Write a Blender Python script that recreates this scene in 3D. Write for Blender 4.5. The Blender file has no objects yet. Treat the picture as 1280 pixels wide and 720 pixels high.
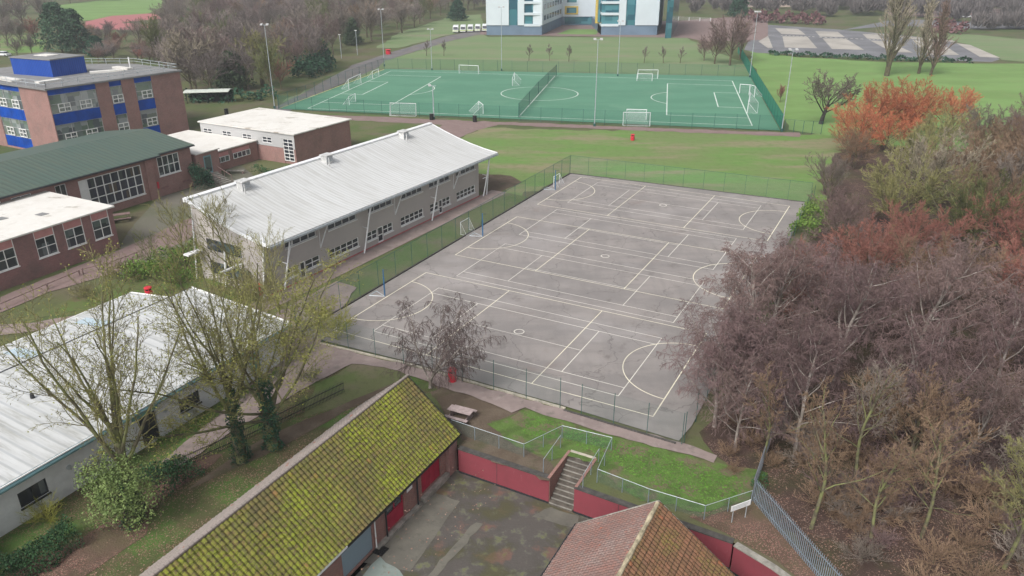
import bpy, math, random
import numpy as np
from mathutils import Vector
R = math.radians
C = bpy.context.scene.collection
scene = bpy.context.scene
# ---------------------------------------------------------------- camera survey
F, TH, CH = 962.19, R(24.048), 32.43
def g(px, py, z=0.0):
    """point of the plane of height z that was surveyed at this photo pixel"""
    a = (px-640)/F; b = (360-py)/F
    dy = math.cos(TH)+b*math.sin(TH); dz = -math.sin(TH)+b*math.cos(TH)
    t = (z-CH)/dz
    return (a*t, dy*t)
UA = R(-27.83)
UX, UY = math.cos(UA), math.sin(UA)
def xy(u, v): return (u*UX - v*UY, u*UY + v*UX)
OC = (-16.396, 63.02)
def cc(u, v):
    p = xy(u, v); return (OC[0]+p[0], OC[1]+p[1])
# ---------------------------------------------------------------- builders
ORG = {}
class MB:
    def __init__(s): s.v = []; s.f = []
    def poly(s, pts):
        n = len(s.v); s.v += [tuple(p) for p in pts]; s.f.append(tuple(range(n, n+len(pts)))); return s
    def prism(s, pts, z0, z1):
        n = len(s.v); k = len(pts)
        a = sum(pts[i][0]*pts[(i+1) % k][1]-pts[(i+1) % k][0]*pts[i][1] for i in range(k))
        if a < 0: pts = pts[::-1]
        s.v += [(p[0], p[1], z0) for p in pts]+[(p[0], p[1], z1) for p in pts]
        s.f.append(tuple(range(n+k-1, n-1, -1))); s.f.append(tuple(range(n+k, n+2*k)))
        for i in range(k):
            j = (i+1) % k; s.f.append((n+i, n+j, n+k+j, n+k+i))
        return s
    def hexa(s, b, t):
        n = len(s.v); s.v += [tuple(p) for p in b]+[tuple(p) for p in t]
        s.f += [(n+3, n+2, n+1, n), (n+4, n+5, n+6, n+7)]
        for i in range(4):
            j = (i+1) % 4; s.f.append((n+i, n+j, n+4+j, n+4+i))
        return s
    def box(s, x0, x1, y0, y1, z0, z1):
        return s.hexa([(x0,y0,z0),(x1,y0,z0),(x1,y1,z0),(x0,y1,z0)], [(x0,y0,z1),(x1,y0,z1),(x1,y1,z1),(x0,y1,z1)])
    def tube(s, pts, rad, n=6, cap=True):
        if not isinstance(rad, (list, tuple)): rad = [rad]*len(pts)
        P = [Vector(p) for p in pts]; base = len(s.v); ref = None
        for i, p in enumerate(P):
            d = (P[min(i+1, len(P)-1)]-P[max(i-1, 0)])
            if d.length < 1e-6: d = Vector((0,0,1))
            d.normalize()
            if ref is None: ref = d.orthogonal()
            ref = (ref-d*ref.dot(d))
            if ref.length < 1e-4: ref = d.orthogonal()
            ref.normalize(); b = d.cross(ref)
            for k in range(n):
                a = 2*math.pi*k/n; q = p+ref*(math.cos(a)*rad[i])+b*(math.sin(a)*rad[i]); s.v.append((q.x, q.y, q.z))
        for i in range(len(P)-1):
            for k in range(n):
                a = base+i*n+k; b2 = base+i*n+(k+1) % n; s.f.append((a, b2, b2+n, a+n))
        if cap:
            s.f.append(tuple(base+k for k in range(n-1, -1, -1)))
            s.f.append(tuple(base+(len(P)-1)*n+k for k in range(n)))
        return s
    def bar(s, p, q, r, n=4): return s.tube([p, q], r, n)
    def build(s, name, mat, parent=None, smooth=False):
        o0 = ORG.get(parent.name, (0,0,0)) if parent else (0,0,0)
        V = np.array(s.v, dtype=np.float64)
        me = bpy.data.meshes.new(name)
        fl = s.f
        tri = np.array([len(f) for f in fl], dtype=np.int32)
        me.vertices.add(len(V)); me.vertices.foreach_set('co', (V-np.array(o0)).astype(np.float32).ravel())
        loops = np.fromiter((i for f in fl for i in f), dtype=np.int32)
        me.loops.add(len(loops)); me.loops.foreach_set('vertex_index', loops)
        st = np.zeros(len(fl), dtype=np.int32); st[1:] = np.cumsum(tri)[:-1]
        me.polygons.add(len(fl)); me.polygons.foreach_set('loop_start', st)
        me.update(calc_edges=True)
        if len(fl) < 60000 and not getattr(s, 'nouv', False):
            uvl = me.uv_layers.new(name='UVMap')
            nor = np.zeros(len(fl)*3, dtype=np.float32); me.polygons.foreach_get('normal', nor); nor = nor.reshape(-1, 3)
            fn = np.repeat(nor, tri, axis=0)
            tx, ty = -fn[:,1], fn[:,0]; ln = np.hypot(tx, ty); flat = ln < 0.05
            tx = np.where(flat, 1, tx/np.maximum(ln, 1e-6)); ty = np.where(flat, 0, ty/np.maximum(ln, 1e-6))
            bx = fn[:,1]*0-fn[:,2]*ty; by = fn[:,2]*tx; bz = fn[:,0]*ty-fn[:,1]*tx
            W = V[loops]
            uu = W[:,0]*tx+W[:,1]*ty; vv = W[:,0]*bx+W[:,1]*by+W[:,2]*bz
            uvl.data.foreach_set('uv', np.stack([uu, vv], 1).astype(np.float32).ravel())
        me.polygons.foreach_set('use_smooth', [smooth]*len(fl))
        me.materials.append(mat)
        o = bpy.data.objects.new(name, me); C.objects.link(o)
        if parent: o.parent = parent
        ORG[o.name] = o0
        return o
def tag(o, label=None, cat=None, group=None, kind=None):
    if label: o['label'] = label
    if cat: o['category'] = cat
    if group: o['group'] = group
    if kind: o['kind'] = kind
    return o
def T(name, label, cat, loc=(0,0,0), group=None):
    if len(loc) == 2: loc = (loc[0], loc[1], 0)
    o = bpy.data.objects.new(name, None); C.objects.link(o); o.location = loc; o.empty_display_size = .3
    ORG[o.name] = tuple(loc); return tag(o, label, cat, group)
def copy_tree(root, loc, rz=0, sc=1, label=None, group=None, mats=None):
    r = root.copy(); C.objects.link(r); r.location = loc if len(loc) == 3 else (loc[0], loc[1], 0)
    r.rotation_euler = (0,0,rz); r.scale = (sc,sc,sc) if not isinstance(sc, tuple) else sc
    if label: r['label'] = label
    if group: r['group'] = group
    for ch in list(root.children):
        c = ch.copy(); C.objects.link(c); c.parent = r
        if mats and ch.name.split('.')[0] in mats:
            c.material_slots[0].link = 'OBJECT'; c.material_slots[0].material = mats[ch.name.split('.')[0]]
        for gch in list(ch.children):
            d = gch.copy(); C.objects.link(d); d.parent = c
    return r
# ---------------------------------------------------------------- materials
class NT:
    def __init__(s, name, rough=.85, spec=.3):
        s.m = bpy.data.materials.new(name); s.m.use_nodes = True; s.t = s.m.node_tree; s.b = s.t.nodes['Principled BSDF']
        s.b.inputs['Roughness'].default_value = rough; s.b.inputs['Specular IOR Level'].default_value = spec
    def n(s, t, **k):
        x = s.t.nodes.new(t)
        for a, b in k.items():
            if hasattr(x, a): setattr(x, a, b)
            else: x.inputs[a.replace('_', ' ')].default_value = b
        return x
    def l(s, a, b): s.t.links.new(a, b)
    def vec(s, kind='POS', scale=None, rot=0):
        if kind == 'POS': v = s.n('ShaderNodeNewGeometry').outputs['Position']
        elif kind == 'UV': v = s.n('ShaderNodeUVMap').outputs['UV']
        else: v = s.n('ShaderNodeTexCoord').outputs['Object']
        if scale or rot:
            mp = s.n('ShaderNodeMapping'); s.l(v, mp.inputs[0])
            if scale: mp.inputs['Scale'].default_value = scale
            mp.inputs['Rotation'].default_value = (0,0,rot); v = mp.outputs[0]
        return v
    def noise(s, v, scale, detail=4, rough=.6, lo=.4, hi=.6):
        x = s.n('ShaderNodeTexNoise'); s.l(v, x.inputs['Vector']); x.inputs['Scale'].default_value = scale
        x.inputs['Detail'].default_value = detail; x.inputs['Roughness'].default_value = rough
        return s.ramp(x.outputs['Fac'], lo, hi)
    def ramp(s, fac, lo, hi):
        m = s.n('ShaderNodeMapRange'); s.l(fac, m.inputs[0]); m.inputs[1].default_value = lo; m.inputs[2].default_value = hi
        m.interpolation_type = 'SMOOTHSTEP'; return m.outputs[0]
    def mix(s, fac, a, b, mode='MIX'):
        x = s.n('ShaderNodeMix'); x.data_type = 'RGBA'; x.blend_type = mode
        if isinstance(fac, (int, float)): x.inputs[0].default_value = fac
        else: s.l(fac, x.inputs[0])
        for i, c in ((6, a), (7, b)):
            if isinstance(c, tuple): x.inputs[i].default_value = (*c, 1)
            else: s.l(c, x.inputs[i])
        return x.outputs[2]
    def mul(s, a, b, op='MULTIPLY'):
        x = s.n('ShaderNodeMath'); x.operation = op
        for i, c in ((0, a), (1, b)):
            if isinstance(c, (int, float)): x.inputs[i].default_value = c
            else: s.l(c, x.inputs[i])
        return x.outputs[0]
    def col(s, c): 
        if isinstance(c, tuple): s.b.inputs['Base Color'].default_value = (*c, 1)
        else: s.l(c, s.b.inputs['Base Color'])
        return s
    def bump(s, h, strength=.4, dist=.05):
        b = s.n('ShaderNodeBump'); b.inputs['Strength'].default_value = strength; b.inputs['Distance'].default_value = dist
        s.l(h, b.inputs['Height']); s.l(b.outputs[0], s.b.inputs['Normal']); return s
def plain(name, c, rough=.6, var=.15, scale=1.5, spec=.3, metal=0):
    m = NT(name, rough, spec); v = m.vec(); n = m.noise(v, scale, 5, .65, .3, .7)
    m.col(m.mix(n, tuple(x*(1-var) for x in c), tuple(min(1, x*(1+var)) for x in c)))
    m.b.inputs['Metallic'].default_value = metal
    return m.m
def ground(name, layers, rough=.95, bump=.5, bscale=6):
    """layers: base colour, then (colour, noise scale, lo, hi, amount, stretch)"""
    m = NT(name, rough, .15); c = layers[0]
    for L in layers[1:]:
        st = L[5] if len(L) > 5 else None
        n = m.noise(m.vec(scale=st), L[1], 5, .62, L[2], L[3])
        c = m.mix(m.mul(n, L[4]), c, L[0])
    m.col(c)
    x = m.n('ShaderNodeTexNoise'); m.l(m.vec(), x.inputs['Vector']); x.inputs['Scale'].default_value = bscale; x.inputs['Detail'].default_value = 5
    m.bump(x.outputs['Fac'], bump, .08); return m.m
def brick(name, c1, c2, mortar, rough=.9, scale=1.0, stain=(.1,.09,.08), stainamt=.35):
    m = NT(name, rough, .2); v = m.vec('UV')
    b = m.n('ShaderNodeTexBrick'); m.l(v, b.inputs['Vector']); b.inputs['Scale'].default_value = scale
    for i, c in (('Color1', c1), ('Color2', c2), ('Mortar', mortar)): b.inputs[i].default_value = (*c, 1)
    b.inputs['Mortar Size'].default_value = .012; b.inputs['Brick Width'].default_value = .225; b.inputs['Row Height'].default_value = .075; b.inputs['Bias'].default_value = 0
    n = m.noise(m.vec(), .5, 6, .65, .35, .75); n2 = m.noise(m.vec(), 3, 5, .7, .4, .7)
    c = m.mix(m.mul(n2, .3), b.outputs['Color'], tuple(x*.6 for x in c1)); c = m.mix(m.mul(n, stainamt), c, stain)
    m.col(c); return m.m
M = {}
M['ground'] = ground('ground_mixed', [(.105,.115,.05), ((.06,.1,.03), .05, .42,.6,.7), ((.13,.105,.075), .09,.45,.65,.7), ((.07,.06,.045), .7,.5,.7,.4)])
M['field'] = ground('field_grass', [(.15,.2,.075), ((.12,.23,.055), .045,.4,.6,.8,(1,2.2,1)), ((.24,.2,.13), .06,.46,.64,.85,(.7,2.4,1)), ((.2,.16,.11), .5,.62,.75,.5), ((.09,.14,.04), .8,.45,.7,.35), ((.15,.2,.07),3,.5,.75,.3)])
M['farfield'] = ground('far_field_grass', [(.17,.22,.11), ((.14,.21,.09), .03,.4,.6,.8,(1,3,1)), ((.22,.2,.14), .04,.5,.68,.7,(.6,2.5,1))])
M['bright'] = ground('bright_grass', [(.17,.28,.09), ((.14,.23,.07), .05,.4,.6,.8,(1,2,1)), ((.19,.25,.1), .15,.5,.7,.5)])
M['lawn'] = ground('lawn_grass', [(.1,.16,.042), ((.07,.11,.03), .9,.42,.62,.8), ((.15,.115,.08), .5,.48,.62,.9), ((.13,.2,.06), 4,.5,.75,.5), ((.1,.08,.05), 1.8,.56,.7,.7), ((.04,.07,.02), 7,.55,.75,.5)], bscale=12)
M['island'] = ground('rough_grass', [(.11,.125,.05), ((.09,.15,.035), .25,.45,.62,.8), ((.13,.1,.06), .35,.5,.66,.8), ((.05,.06,.03), 1.5,.5,.72,.5)])
M['worn'] = ground('worn_grass', [(.12,.13,.06), ((.07,.12,.03), .12,.42,.62,.7), ((.15,.12,.09), .2,.5,.68,.8), ((.05,.05,.03), 2.5,.5,.72,.35)])
M['mud'] = ground('bare_mud', [(.1,.075,.055), ((.15,.12,.09), .5,.4,.65,.6), ((.06,.07,.03), .3,.52,.65,.5), ((.2,.13,.09), 9,.6,.7,.5)])
def litter(name, base, leafc, green, amt):
    m = NT(name, .95, .15)
    c = base
    n = m.noise(m.vec(), .18, 5, .6, .45, .62); c = m.mix(m.mul(n, green[1]), c, green[0])
    n = m.noise(m.vec(), .5, 5, .6, .4, .65); c = m.mix(m.mul(n, .5), c, tuple(x*.6 for x in base))
    for sc, lc, th in ((8.5, leafc[0], .62), (11, leafc[1], .68), (14, leafc[2], .7)):
        vo = m.n('ShaderNodeTexVoronoi'); m.l(m.vec(), vo.inputs['Vector']); vo.inputs['Scale'].default_value = sc
        sep = m.n('ShaderNodeSeparateColor'); m.l(vo.outputs['Color'], sep.inputs[0])
        mask = m.mul(m.ramp(sep.outputs[0], th-amt, th-amt+.02), m.ramp(m.mul(vo.outputs['Distance'], -1), -.42, -.3))
        dens = m.noise(m.vec(), .35, 3, .6, .35, .6)
        c = m.mix(m.mul(mask, dens), c, lc)
    m.col(c)
    x = m.n('ShaderNodeTexNoise'); m.l(m.vec(), x.inputs['Vector']); x.inputs['Scale'].default_value = 9; m.bump(x.outputs['Fac'], .6, .08)
    return m.m
M['wood'] = litter('woodland_litter', (.075,.05,.042), ((.17,.1,.075), (.28,.2,.16), (.1,.05,.04)), ((.06,.07,.025), .6), .12)
M['garden'] = litter('garden_litter', (.085,.085,.04), ((.19,.1,.08), (.25,.17,.12), (.13,.07,.05)), ((.07,.14,.03), .95), .1)
M['leafy'] = litter('dense_leaf_litter', (.12,.08,.06), ((.24,.12,.1), (.3,.19,.15), (.16,.08,.07)), ((.07,.1,.03), .3), .3)
# tarmac of the hard court: grey patches, dark damp stains, pale scuffs, hairline cracks
def tarmac():
    m = NT('court_tarmac', .8, .35)
    c = (.272,.245,.23)
    n = m.noise(m.vec(scale=(1.7,.35,1), rot=-UA), .22, 6, .68, .44, .62); c = m.mix(m.mul(n, .6), c, (.195,.178,.17))
    n = m.noise(m.vec(scale=(.5,1.6,1), rot=-UA), .16, 6, .65, .38, .62); c = m.mix(m.mul(n, .75), c, (.19,.175,.168))
    n = m.noise(m.vec(), .09, 4, .6, .5, .68); c = m.mix(m.mul(n, .6), c, (.33,.305,.295))
    n = m.noise(m.vec(), .35, 6, .7, .56, .72); c = m.mix(m.mul(n, .75), c, (.12,.105,.095))
    n = m.noise(m.vec(), .14, 5, .65, .58, .7); c = m.mix(m.mul(n, .7), c, (.2,.165,.15))
    n = m.noise(m.vec(), 14, 4, .7, .4, .7); c = m.mix(m.mul(n, .25), c, (.26,.25,.25))
    vo = m.n('ShaderNodeTexVoronoi', feature='DISTANCE_TO_EDGE'); vv = m.vec()
    nz = m.n('ShaderNodeTexNoise'); m.l(vv, nz.inputs['Vector']); nz.inputs['Scale'].default_value = .4; nz.inputs['Detail'].default_value = 5
    ad = m.n('ShaderNodeVectorMath'); ad.operation = 'MULTIPLY_ADD'; m.l(nz.outputs['Color'], ad.inputs[0]); ad.inputs[1].default_value = (3,3,3); m.l(vv, ad.inputs[2])
    m.l(ad.outputs[0], vo.inputs['Vector']); vo.inputs['Scale'].default_value = .12
    cr = m.ramp(m.mul(vo.outputs['Distance'], -1), -.006, -.002); c = m.mix(m.mul(cr, .5), c, (.1,.09,.085))
    m.col(c); return m.m
M['court'] = tarmac()
def faded(name, c, under=(.25,.23,.22), cut=.55):
    m = NT(name, .7); n = m.noise(m.vec(), 2.2, 6, .75, cut, cut+.18); n2 = m.noise(m.vec(), .25, 4, .6, .45, .7)
    m.col(m.mix(m.mul(m.mul(n, .75), 1), m.mix(m.mul(n2, .35), c, under), under)); return m.m
M['line'] = faded('white_line_paint', (.7,.67,.6))
M['yline'] = faded('cream_line_paint', (.76,.71,.56))
M['oline'] = faded('orange_line_paint', (.6,.42,.12))
M['turf'] = ground('artificial_turf', [(.1,.235,.155), ((.085,.205,.135), .05,.4,.6,.8,(1,3,1)), ((.13,.26,.175), .12,.5,.7,.5), ((.075,.17,.115),1.5,.5,.7,.3)], bump=.1)
M['tline'] = faded('turf_line', (.6,.66,.6), (.1,.2,.15), .7)
M['tyline'] = faded('turf_yellow_line', (.5,.5,.2), (.1,.2,.15), .7)
M['pave'] = ground('pink_paving', [(.27,.215,.2), ((.2,.16,.15), .4,.4,.65,.7), ((.33,.28,.26), 1.1,.5,.7,.5), ((.13,.12,.1), .9,.56,.72,.6)], bump=.2)
M['redpave'] = ground('red_paving', [(.21,.15,.14), ((.25,.19,.175), .6,.4,.65,.6), ((.13,.1,.09), 1,.55,.72,.5)], bump=.2)
M['oldtar'] = ground('old_tarmac', [(.15,.14,.115), ((.11,.12,.07), .15,.4,.65,.7), ((.18,.16,.14), .6,.5,.7,.5)], bump=.2)
M['gravel'] = ground('gravel_path', [(.17,.16,.16), ((.12,.115,.12), .3,.4,.6,.6), ((.2,.17,.14), .2,.5,.65,.6)])
M['yard'] = ground('yard_tarmac', [(.095,.085,.077), ((.07,.066,.062), .45,.42,.62,.75), ((.2,.19,.18), 1.3,.52,.7,.55), ((.18,.1,.08), .5,.56,.66,.7), ((.09,.085,.035), .45,.46,.66,.6), ((.13,.145,.04), 1.3,.55,.75,.75), ((.33,.31,.3), 16,.66,.72,.8)], bump=.3)
M['yconc'] = ground('yard_concrete', [(.125,.117,.1), ((.16,.15,.125), .6,.4,.62,.8), ((.1,.095,.08), 1.6,.55,.7,.7), ((.14,.15,.06), .5,.6,.7,.6), ((.19,.1,.08), .7,.62,.7,.5)], bump=.2)
M['ygreen'] = ground('yard_green_concrete', [(.2,.24,.22), ((.24,.27,.25), .5,.4,.65,.6), ((.15,.16,.13), 1.5,.55,.72,.6)], bump=.2)
M['conc'] = plain('concrete', (.26,.245,.215), .9, .3, 2)
M['kerb'] = plain('kerb_stone', (.42,.38,.31), .9, .25, 2)
M['dkerb'] = plain('dark_kerb', (.07,.065,.06), .9, .3, 2)
M['brick'] = brick('pink_brick', (.37,.185,.16), (.31,.145,.13), (.3,.24,.22))
M['brickd'] = brick('dark_pink_brick', (.33,.15,.145), (.27,.115,.11), (.25,.2,.19), stainamt=.5)
M['brickr'] = brick('red_brick', (.33,.13,.1), (.25,.1,.085), (.33,.28,.25))
M['redpaint'] = NT('maroon_wall_paint', .75, .3)
mm = M['redpaint']; c0 = mm.mix(mm.mul(mm.noise(mm.vec(), .8, 6, .65, .4, .7), .4), (.22,.046,.06), (.16,.04,.048))
c0 = mm.mix(mm.mul(mm.noise(mm.vec(scale=(3,3,.6)), 2.5, 6, .7, .62, .74), .55), c0, (.3,.17,.17)); mm.col(c0); M['redpaint'] = mm.m
M['reddoor'] = plain('red_door_paint', (.36,.02,.05), .5, .15)
M['white'] = plain('white_frame', (.75,.75,.74), .5, .05)
M['whitem'] = plain('white_metal', (.72,.73,.74), .45, .08)
M['galv'] = plain('galvanised_steel', (.42,.46,.49), .45, .15, 3, .5, .3)
M['glass'] = NT('dark_glass', .12, .8).col((.03,.035,.045)).m
def multiglass(name, cols, sx=1.0, sy=1.0):
    m = NT(name, .1, .8); v = m.vec('UV')
    vo = m.n('ShaderNodeTexVoronoi'); mp = m.n('ShaderNodeMapping'); m.l(v, mp.inputs[0]); mp.inputs['Scale'].default_value = (sx, sy, 1); m.l(mp.outputs[0], vo.inputs['Vector']); vo.inputs['Scale'].default_value = 1; vo.inputs['Randomness'].default_value = .35
    vo.distance = 'CHEBYCHEV'
    sep = m.n('ShaderNodeSeparateColor'); m.l(vo.outputs['Color'], sep.inputs[0])
    cr = m.n('ShaderNodeValToRGB'); cr.color_ramp.interpolation = 'CONSTANT'; m.l(sep.outputs[0], cr.inputs[0])
    e = cr.color_ramp.elements; e[0].color = (*cols[0], 1); e[1].color = (*cols[-1], 1); e[1].position = 1-1/len(cols)
    for i, c in enumerate(cols[1:-1]):
        x = e.new((i+1)/len(cols)); x.color = (*c, 1)
    m.col(cr.outputs[0]); return m.m
M['glassv'] = multiglass('varied_glass', [(.03,.035,.05),(.05,.06,.07),(.12,.14,.15),(.03,.035,.05),(.025,.03,.04),(.09,.12,.12)], 1.3, .8)
M['glassb'] = multiglass('reflecting_glass', [(.16,.2,.19),(.12,.17,.13),(.28,.31,.31),(.1,.12,.13),(.16,.19,.16)], .9, .6)
M['glasst'] = multiglass('teal_glass', [(.02,.11,.15),(.04,.16,.2),(.07,.22,.26),(.02,.09,.13),(.04,.17,.2)], .35, .5)
M['bluepanel'] = plain('blue_panel', (.001,.055,.33), .5, .25, .5, .2)
def corr(name, c, cs, freq, axis, dirt, streak=.3, rough=.55, bumps=.6):
    """ribbed sheet; axis 0: ribs run up the slope (UV x), 1: horizontal ribs"""
    m = NT(name, rough, .4); w = m.n('ShaderNodeTexWave'); m.l(m.vec('UV'), w.inputs['Vector']); w.wave_type = 'BANDS'
    w.bands_direction = 'X' if axis == 0 else 'Y'; w.inputs['Scale'].default_value = freq; w.wave_profile = 'SIN'
    n = m.noise(m.vec('UV', scale=(1.2,.12,1) if axis == 0 else (.15,1,1)), 1.6, 6, .7, .42, .75)
    n2 = m.noise(m.vec(), .12, 4, .6, .4, .65)
    cc_ = m.mix(m.mul(m.ramp(w.outputs['Fac'], .0, .25), 1), cs, c); cc_ = m.mix(m.mul(n, streak), cc_, dirt); cc_ = m.mix(m.mul(n2, .15), cc_, dirt)
    m.col(cc_); m.bump(w.outputs['Fac'], bumps, .04); return m.m
M['roofwhite'] = corr('pale_ribbed_roof', (.57,.575,.57), (.47,.475,.47), .6, 0, (.33,.32,.29), .55, bumps=.3)
M['roofwhite2'] = corr('white_ribbed_roof', (.56,.57,.57), (.44,.455,.465), .42, 0, (.28,.28,.25), .85, bumps=.3)
M['roofgreen'] = corr('green_sheet_roof', (.065,.105,.085), (.045,.07,.058), .42, 0, (.11,.12,.08), .5)
M['clad'] = corr('pale_cladding', (.46,.46,.46), (.38,.38,.38), 1.2, 0, (.36,.35,.34), .2)
M['bluecorr'] = corr('blue_ribbed_cladding', (.001,.055,.33), (.001,.03,.2), .8, 0, (.03,.1,.42), .4)
M['bluedoor'] = corr('blue_grey_shutter', (.3,.4,.46), (.15,.21,.25), 3.2, 1, (.2,.26,.3), .3)
M['flatwhite'] = ground('white_roof_felt', [(.66,.64,.6), ((.55,.52,.47), .5,.45,.65,.5), ((.3,.26,.21), .25,.62,.7,.8,(1,2.5,1)), ((.75,.74,.72), 1.5,.5,.7,.4)], rough=.8, bump=.1)
M['flatgrey'] = ground('grey_roof_felt', [(.22,.22,.22), ((.17,.17,.17), .4,.45,.65,.6), ((.28,.28,.28), 1,.5,.7,.4)], bump=.1)
M['render'] = ground('pale_render', [(.42,.385,.365), ((.37,.34,.33), .3,.4,.65,.6), ((.32,.3,.29), .8,.58,.75,.4)], rough=.85, bump=.05)
M['renderw'] = plain('white_render', (.62,.63,.64), .7, .1, 1)
M['pinkpanel'] = plain('pink_panel', (.5,.24,.23), .6, .1)
M['dark'] = plain('dark_metal', (.03,.032,.035), .5, .2)
M['black'] = plain('black_plastic', (.02,.02,.02), .5, .2)
M['redplastic'] = plain('red_plastic', (.55,.03,.05), .4, .1)
M['redline'] = plain('red_kerb_paint', (.38,.1,.1), .8, .2)
M['wooddk'] = plain('weathered_timber', (.22,.15,.14), .9, .25, 3)
M['teal'] = plain('teal_fascia', (.17,.31,.34), .6, .15, 2)
M['tealpanel'] = plain('green_panel', (.16,.33,.28), .6, .1)
M['bluepost'] = plain('blue_padding', (.03,.12,.25), .6, .15)
M['net'] = plain('white_net_cord', (.75,.76,.77), .7, .05)
def mesh_mat(name, c, alpha):
    m = NT(name, .7, .2); m.col(c); m.b.inputs['Alpha'].default_value = alpha; return m.m
M['mesh'] = mesh_mat('green_wire_mesh', (.13,.27,.23), .24)
M['mesh2'] = mesh_mat('thin_wire_mesh', (.1,.17,.15), .12)
M['meshs'] = mesh_mat('rail_wire_mesh', (.1,.22,.2), .13)
M['screen'] = mesh_mat('green_windbreak_net', (.015,.21,.14), .9)
M['divnet'] = mesh_mat('dark_divider_net', (.03,.09,.07), .45)
M['goalnet'] = mesh_mat('goal_net', (.7,.72,.72), .12)
# ---------------------------------------------------------------- facades
class Fr:
    def __init__(s, P0, P1, cam=(0.0, 0.0)):
        s.P = Vector((P0[0], P0[1], 0)); d = Vector((P1[0]-P0[0], P1[1]-P0[1], 0)); s.L = d.length; s.d = d/s.L
        n = Vector((-s.d.y, s.d.x, 0))
        if n.dot(Vector((cam[0]-P0[0], cam[1]-P0[1], 0))) < 0: n = -n
        s.n = n
    def p(s, a, z, o=0): q = s.P+s.d*a+s.n*o; return (q.x, q.y, z)
    def box(s, mb, a0, a1, z0, z1, o0, o1):
        return mb.hexa([s.p(a0,z0,o0), s.p(a1,z0,o0), s.p(a1,z0,o1), s.p(a0,z0,o1)], [s.p(a0,z1,o0), s.p(a1,z1,o0), s.p(a1,z1,o1), s.p(a0,z1,o1)])
def facade(mb, fr, a0, a1, z0, z1, ops, dep=.16, o=0):
    A = sorted({a0, a1, *[x for q in ops for x in q[:2]]}); Z = sorted({z0, z1, *[x for q in ops for x in q[2:4]]})
    flip = fr.d.cross(Vector((0,0,1))).dot(fr.n) < 0
    def quad(pts): mb.poly(pts[::-1] if flip else pts)
    for i in range(len(A)-1):
        if A[i] < a0-1e-6 or A[i+1] > a1+1e-6: continue
        for j in range(len(Z)-1):
            am, zm = (A[i]+A[i+1])/2, (Z[j]+Z[j+1])/2
            if any(q[0] < am < q[1] and q[2] < zm < q[3] for q in ops): continue
            quad([fr.p(A[i],Z[j],o), fr.p(A[i+1],Z[j],o), fr.p(A[i+1],Z[j+1],o), fr.p(A[i],Z[j+1],o)])
    for q in ops:
        b0, b1, c0, c1 = q[:4]
        quad([fr.p(b0,c0,o-dep), fr.p(b1,c0,o-dep), fr.p(b1,c0,o), fr.p(b0,c0,o)])
        quad([fr.p(b0,c1,o), fr.p(b1,c1,o), fr.p(b1,c1,o-dep), fr.p(b0,c1,o-dep)])
        quad([fr.p(b0,c0,o-dep), fr.p(b0,c0,o), fr.p(b0,c1,o), fr.p(b0,c1,o-dep)])
        quad([fr.p(b1,c0,o), fr.p(b1,c0,o-dep), fr.p(b1,c1,o-dep), fr.p(b1,c1,o)])
        quad([fr.p(b0,c0,o-dep-.01), fr.p(b1,c0,o-dep-.01), fr.p(b1,c1,o-dep-.01), fr.p(b0,c1,o-dep-.01)])
def window(par, fr, q, cols, rows, dep=.16, fm='white', gm='glass', w=.07, o=0, sill=True, name='window', extra=None):
    a0, a1, z0, z1 = q; f = MB(); d0, d1 = o-dep+.03, o-dep+.11
    fr.box(f, a0, a1, z0, z0+w, d0, d1); fr.box(f, a0, a1, z1-w, z1, d0, d1)
    fr.box(f, a0, a0+w, z0+w, z1-w, d0, d1); fr.box(f, a1-w, a1, z0+w, z1-w, d0, d1)
    for i in range(1, cols):
        x = a0+(a1-a0)*i/cols; fr.box(f, x-w/2, x+w/2, z0+w, z1-w, d0+.002, d1-.004)
    for j in range(1, rows):
        z = z0+(z1-z0)*j/rows; fr.box(f, a0+w, a1-w, z-w/2, z+w/2, d0+.004, d1-.008)
    if sill: fr.box(f, a0-.06, a1+.06, z0-.1, z0-.002, o+.002, o+.1)
    wn = f.build(name, M[fm], par)
    p = MB(); fr.box(p, a0+.01, a1-.01, z0+.01, z1-.01, o-dep+.012, o-dep+.028); p.build('pane', M[gm], wn)
    return wn
def part(name, mat, par, fn, smooth=False):
    mb = MB(); fn(mb); return mb.build(name, M[mat] if isinstance(mat, str) else mat, par, smooth)
# ---------------------------------------------------------------- ground sheets
rng = random.Random(5)
NSH = [0]
def sheet(name, poly, z, mat, jag=0, kind='structure', step=1.5, exact=False):
    pts = []
    if not exact: NSH[0] += 1; z = z+NSH[0]*.0003
    k = len(poly)
    for i in range(k):
        a, b = poly[i], poly[(i+1) % k]
        if jag:
            L = math.dist(a, b); n = max(1, min(80, int(L/step)))
            for j in range(n):
                t = j/n; x, y = a[0]+(b[0]-a[0])*t, a[1]+(b[1]-a[1])*t
                pts.append((x+rng.uniform(-jag, jag), y+rng.uniform(-jag, jag)))
        else: pts.append(a)
    mb = MB(); 
    import mathutils.geometry as mg
    tris = mg.tessellate_polygon([[Vector((p[0], p[1], 0)) for p in pts]])
    mb.v = [(p[0], p[1], z) for p in pts]
    for t in tris:
        a, b, c = (pts[i] for i in t)
        ar = (b[0]-a[0])*(c[1]-a[1])-(b[1]-a[1])*(c[0]-a[0])
        mb.f.append(tuple(t) if ar > 0 else tuple(t[::-1]))
    o = mb.build(name, M[mat]); tag(o, kind=kind); return o
def px(*p): return [g(*q) for q in p]
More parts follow.
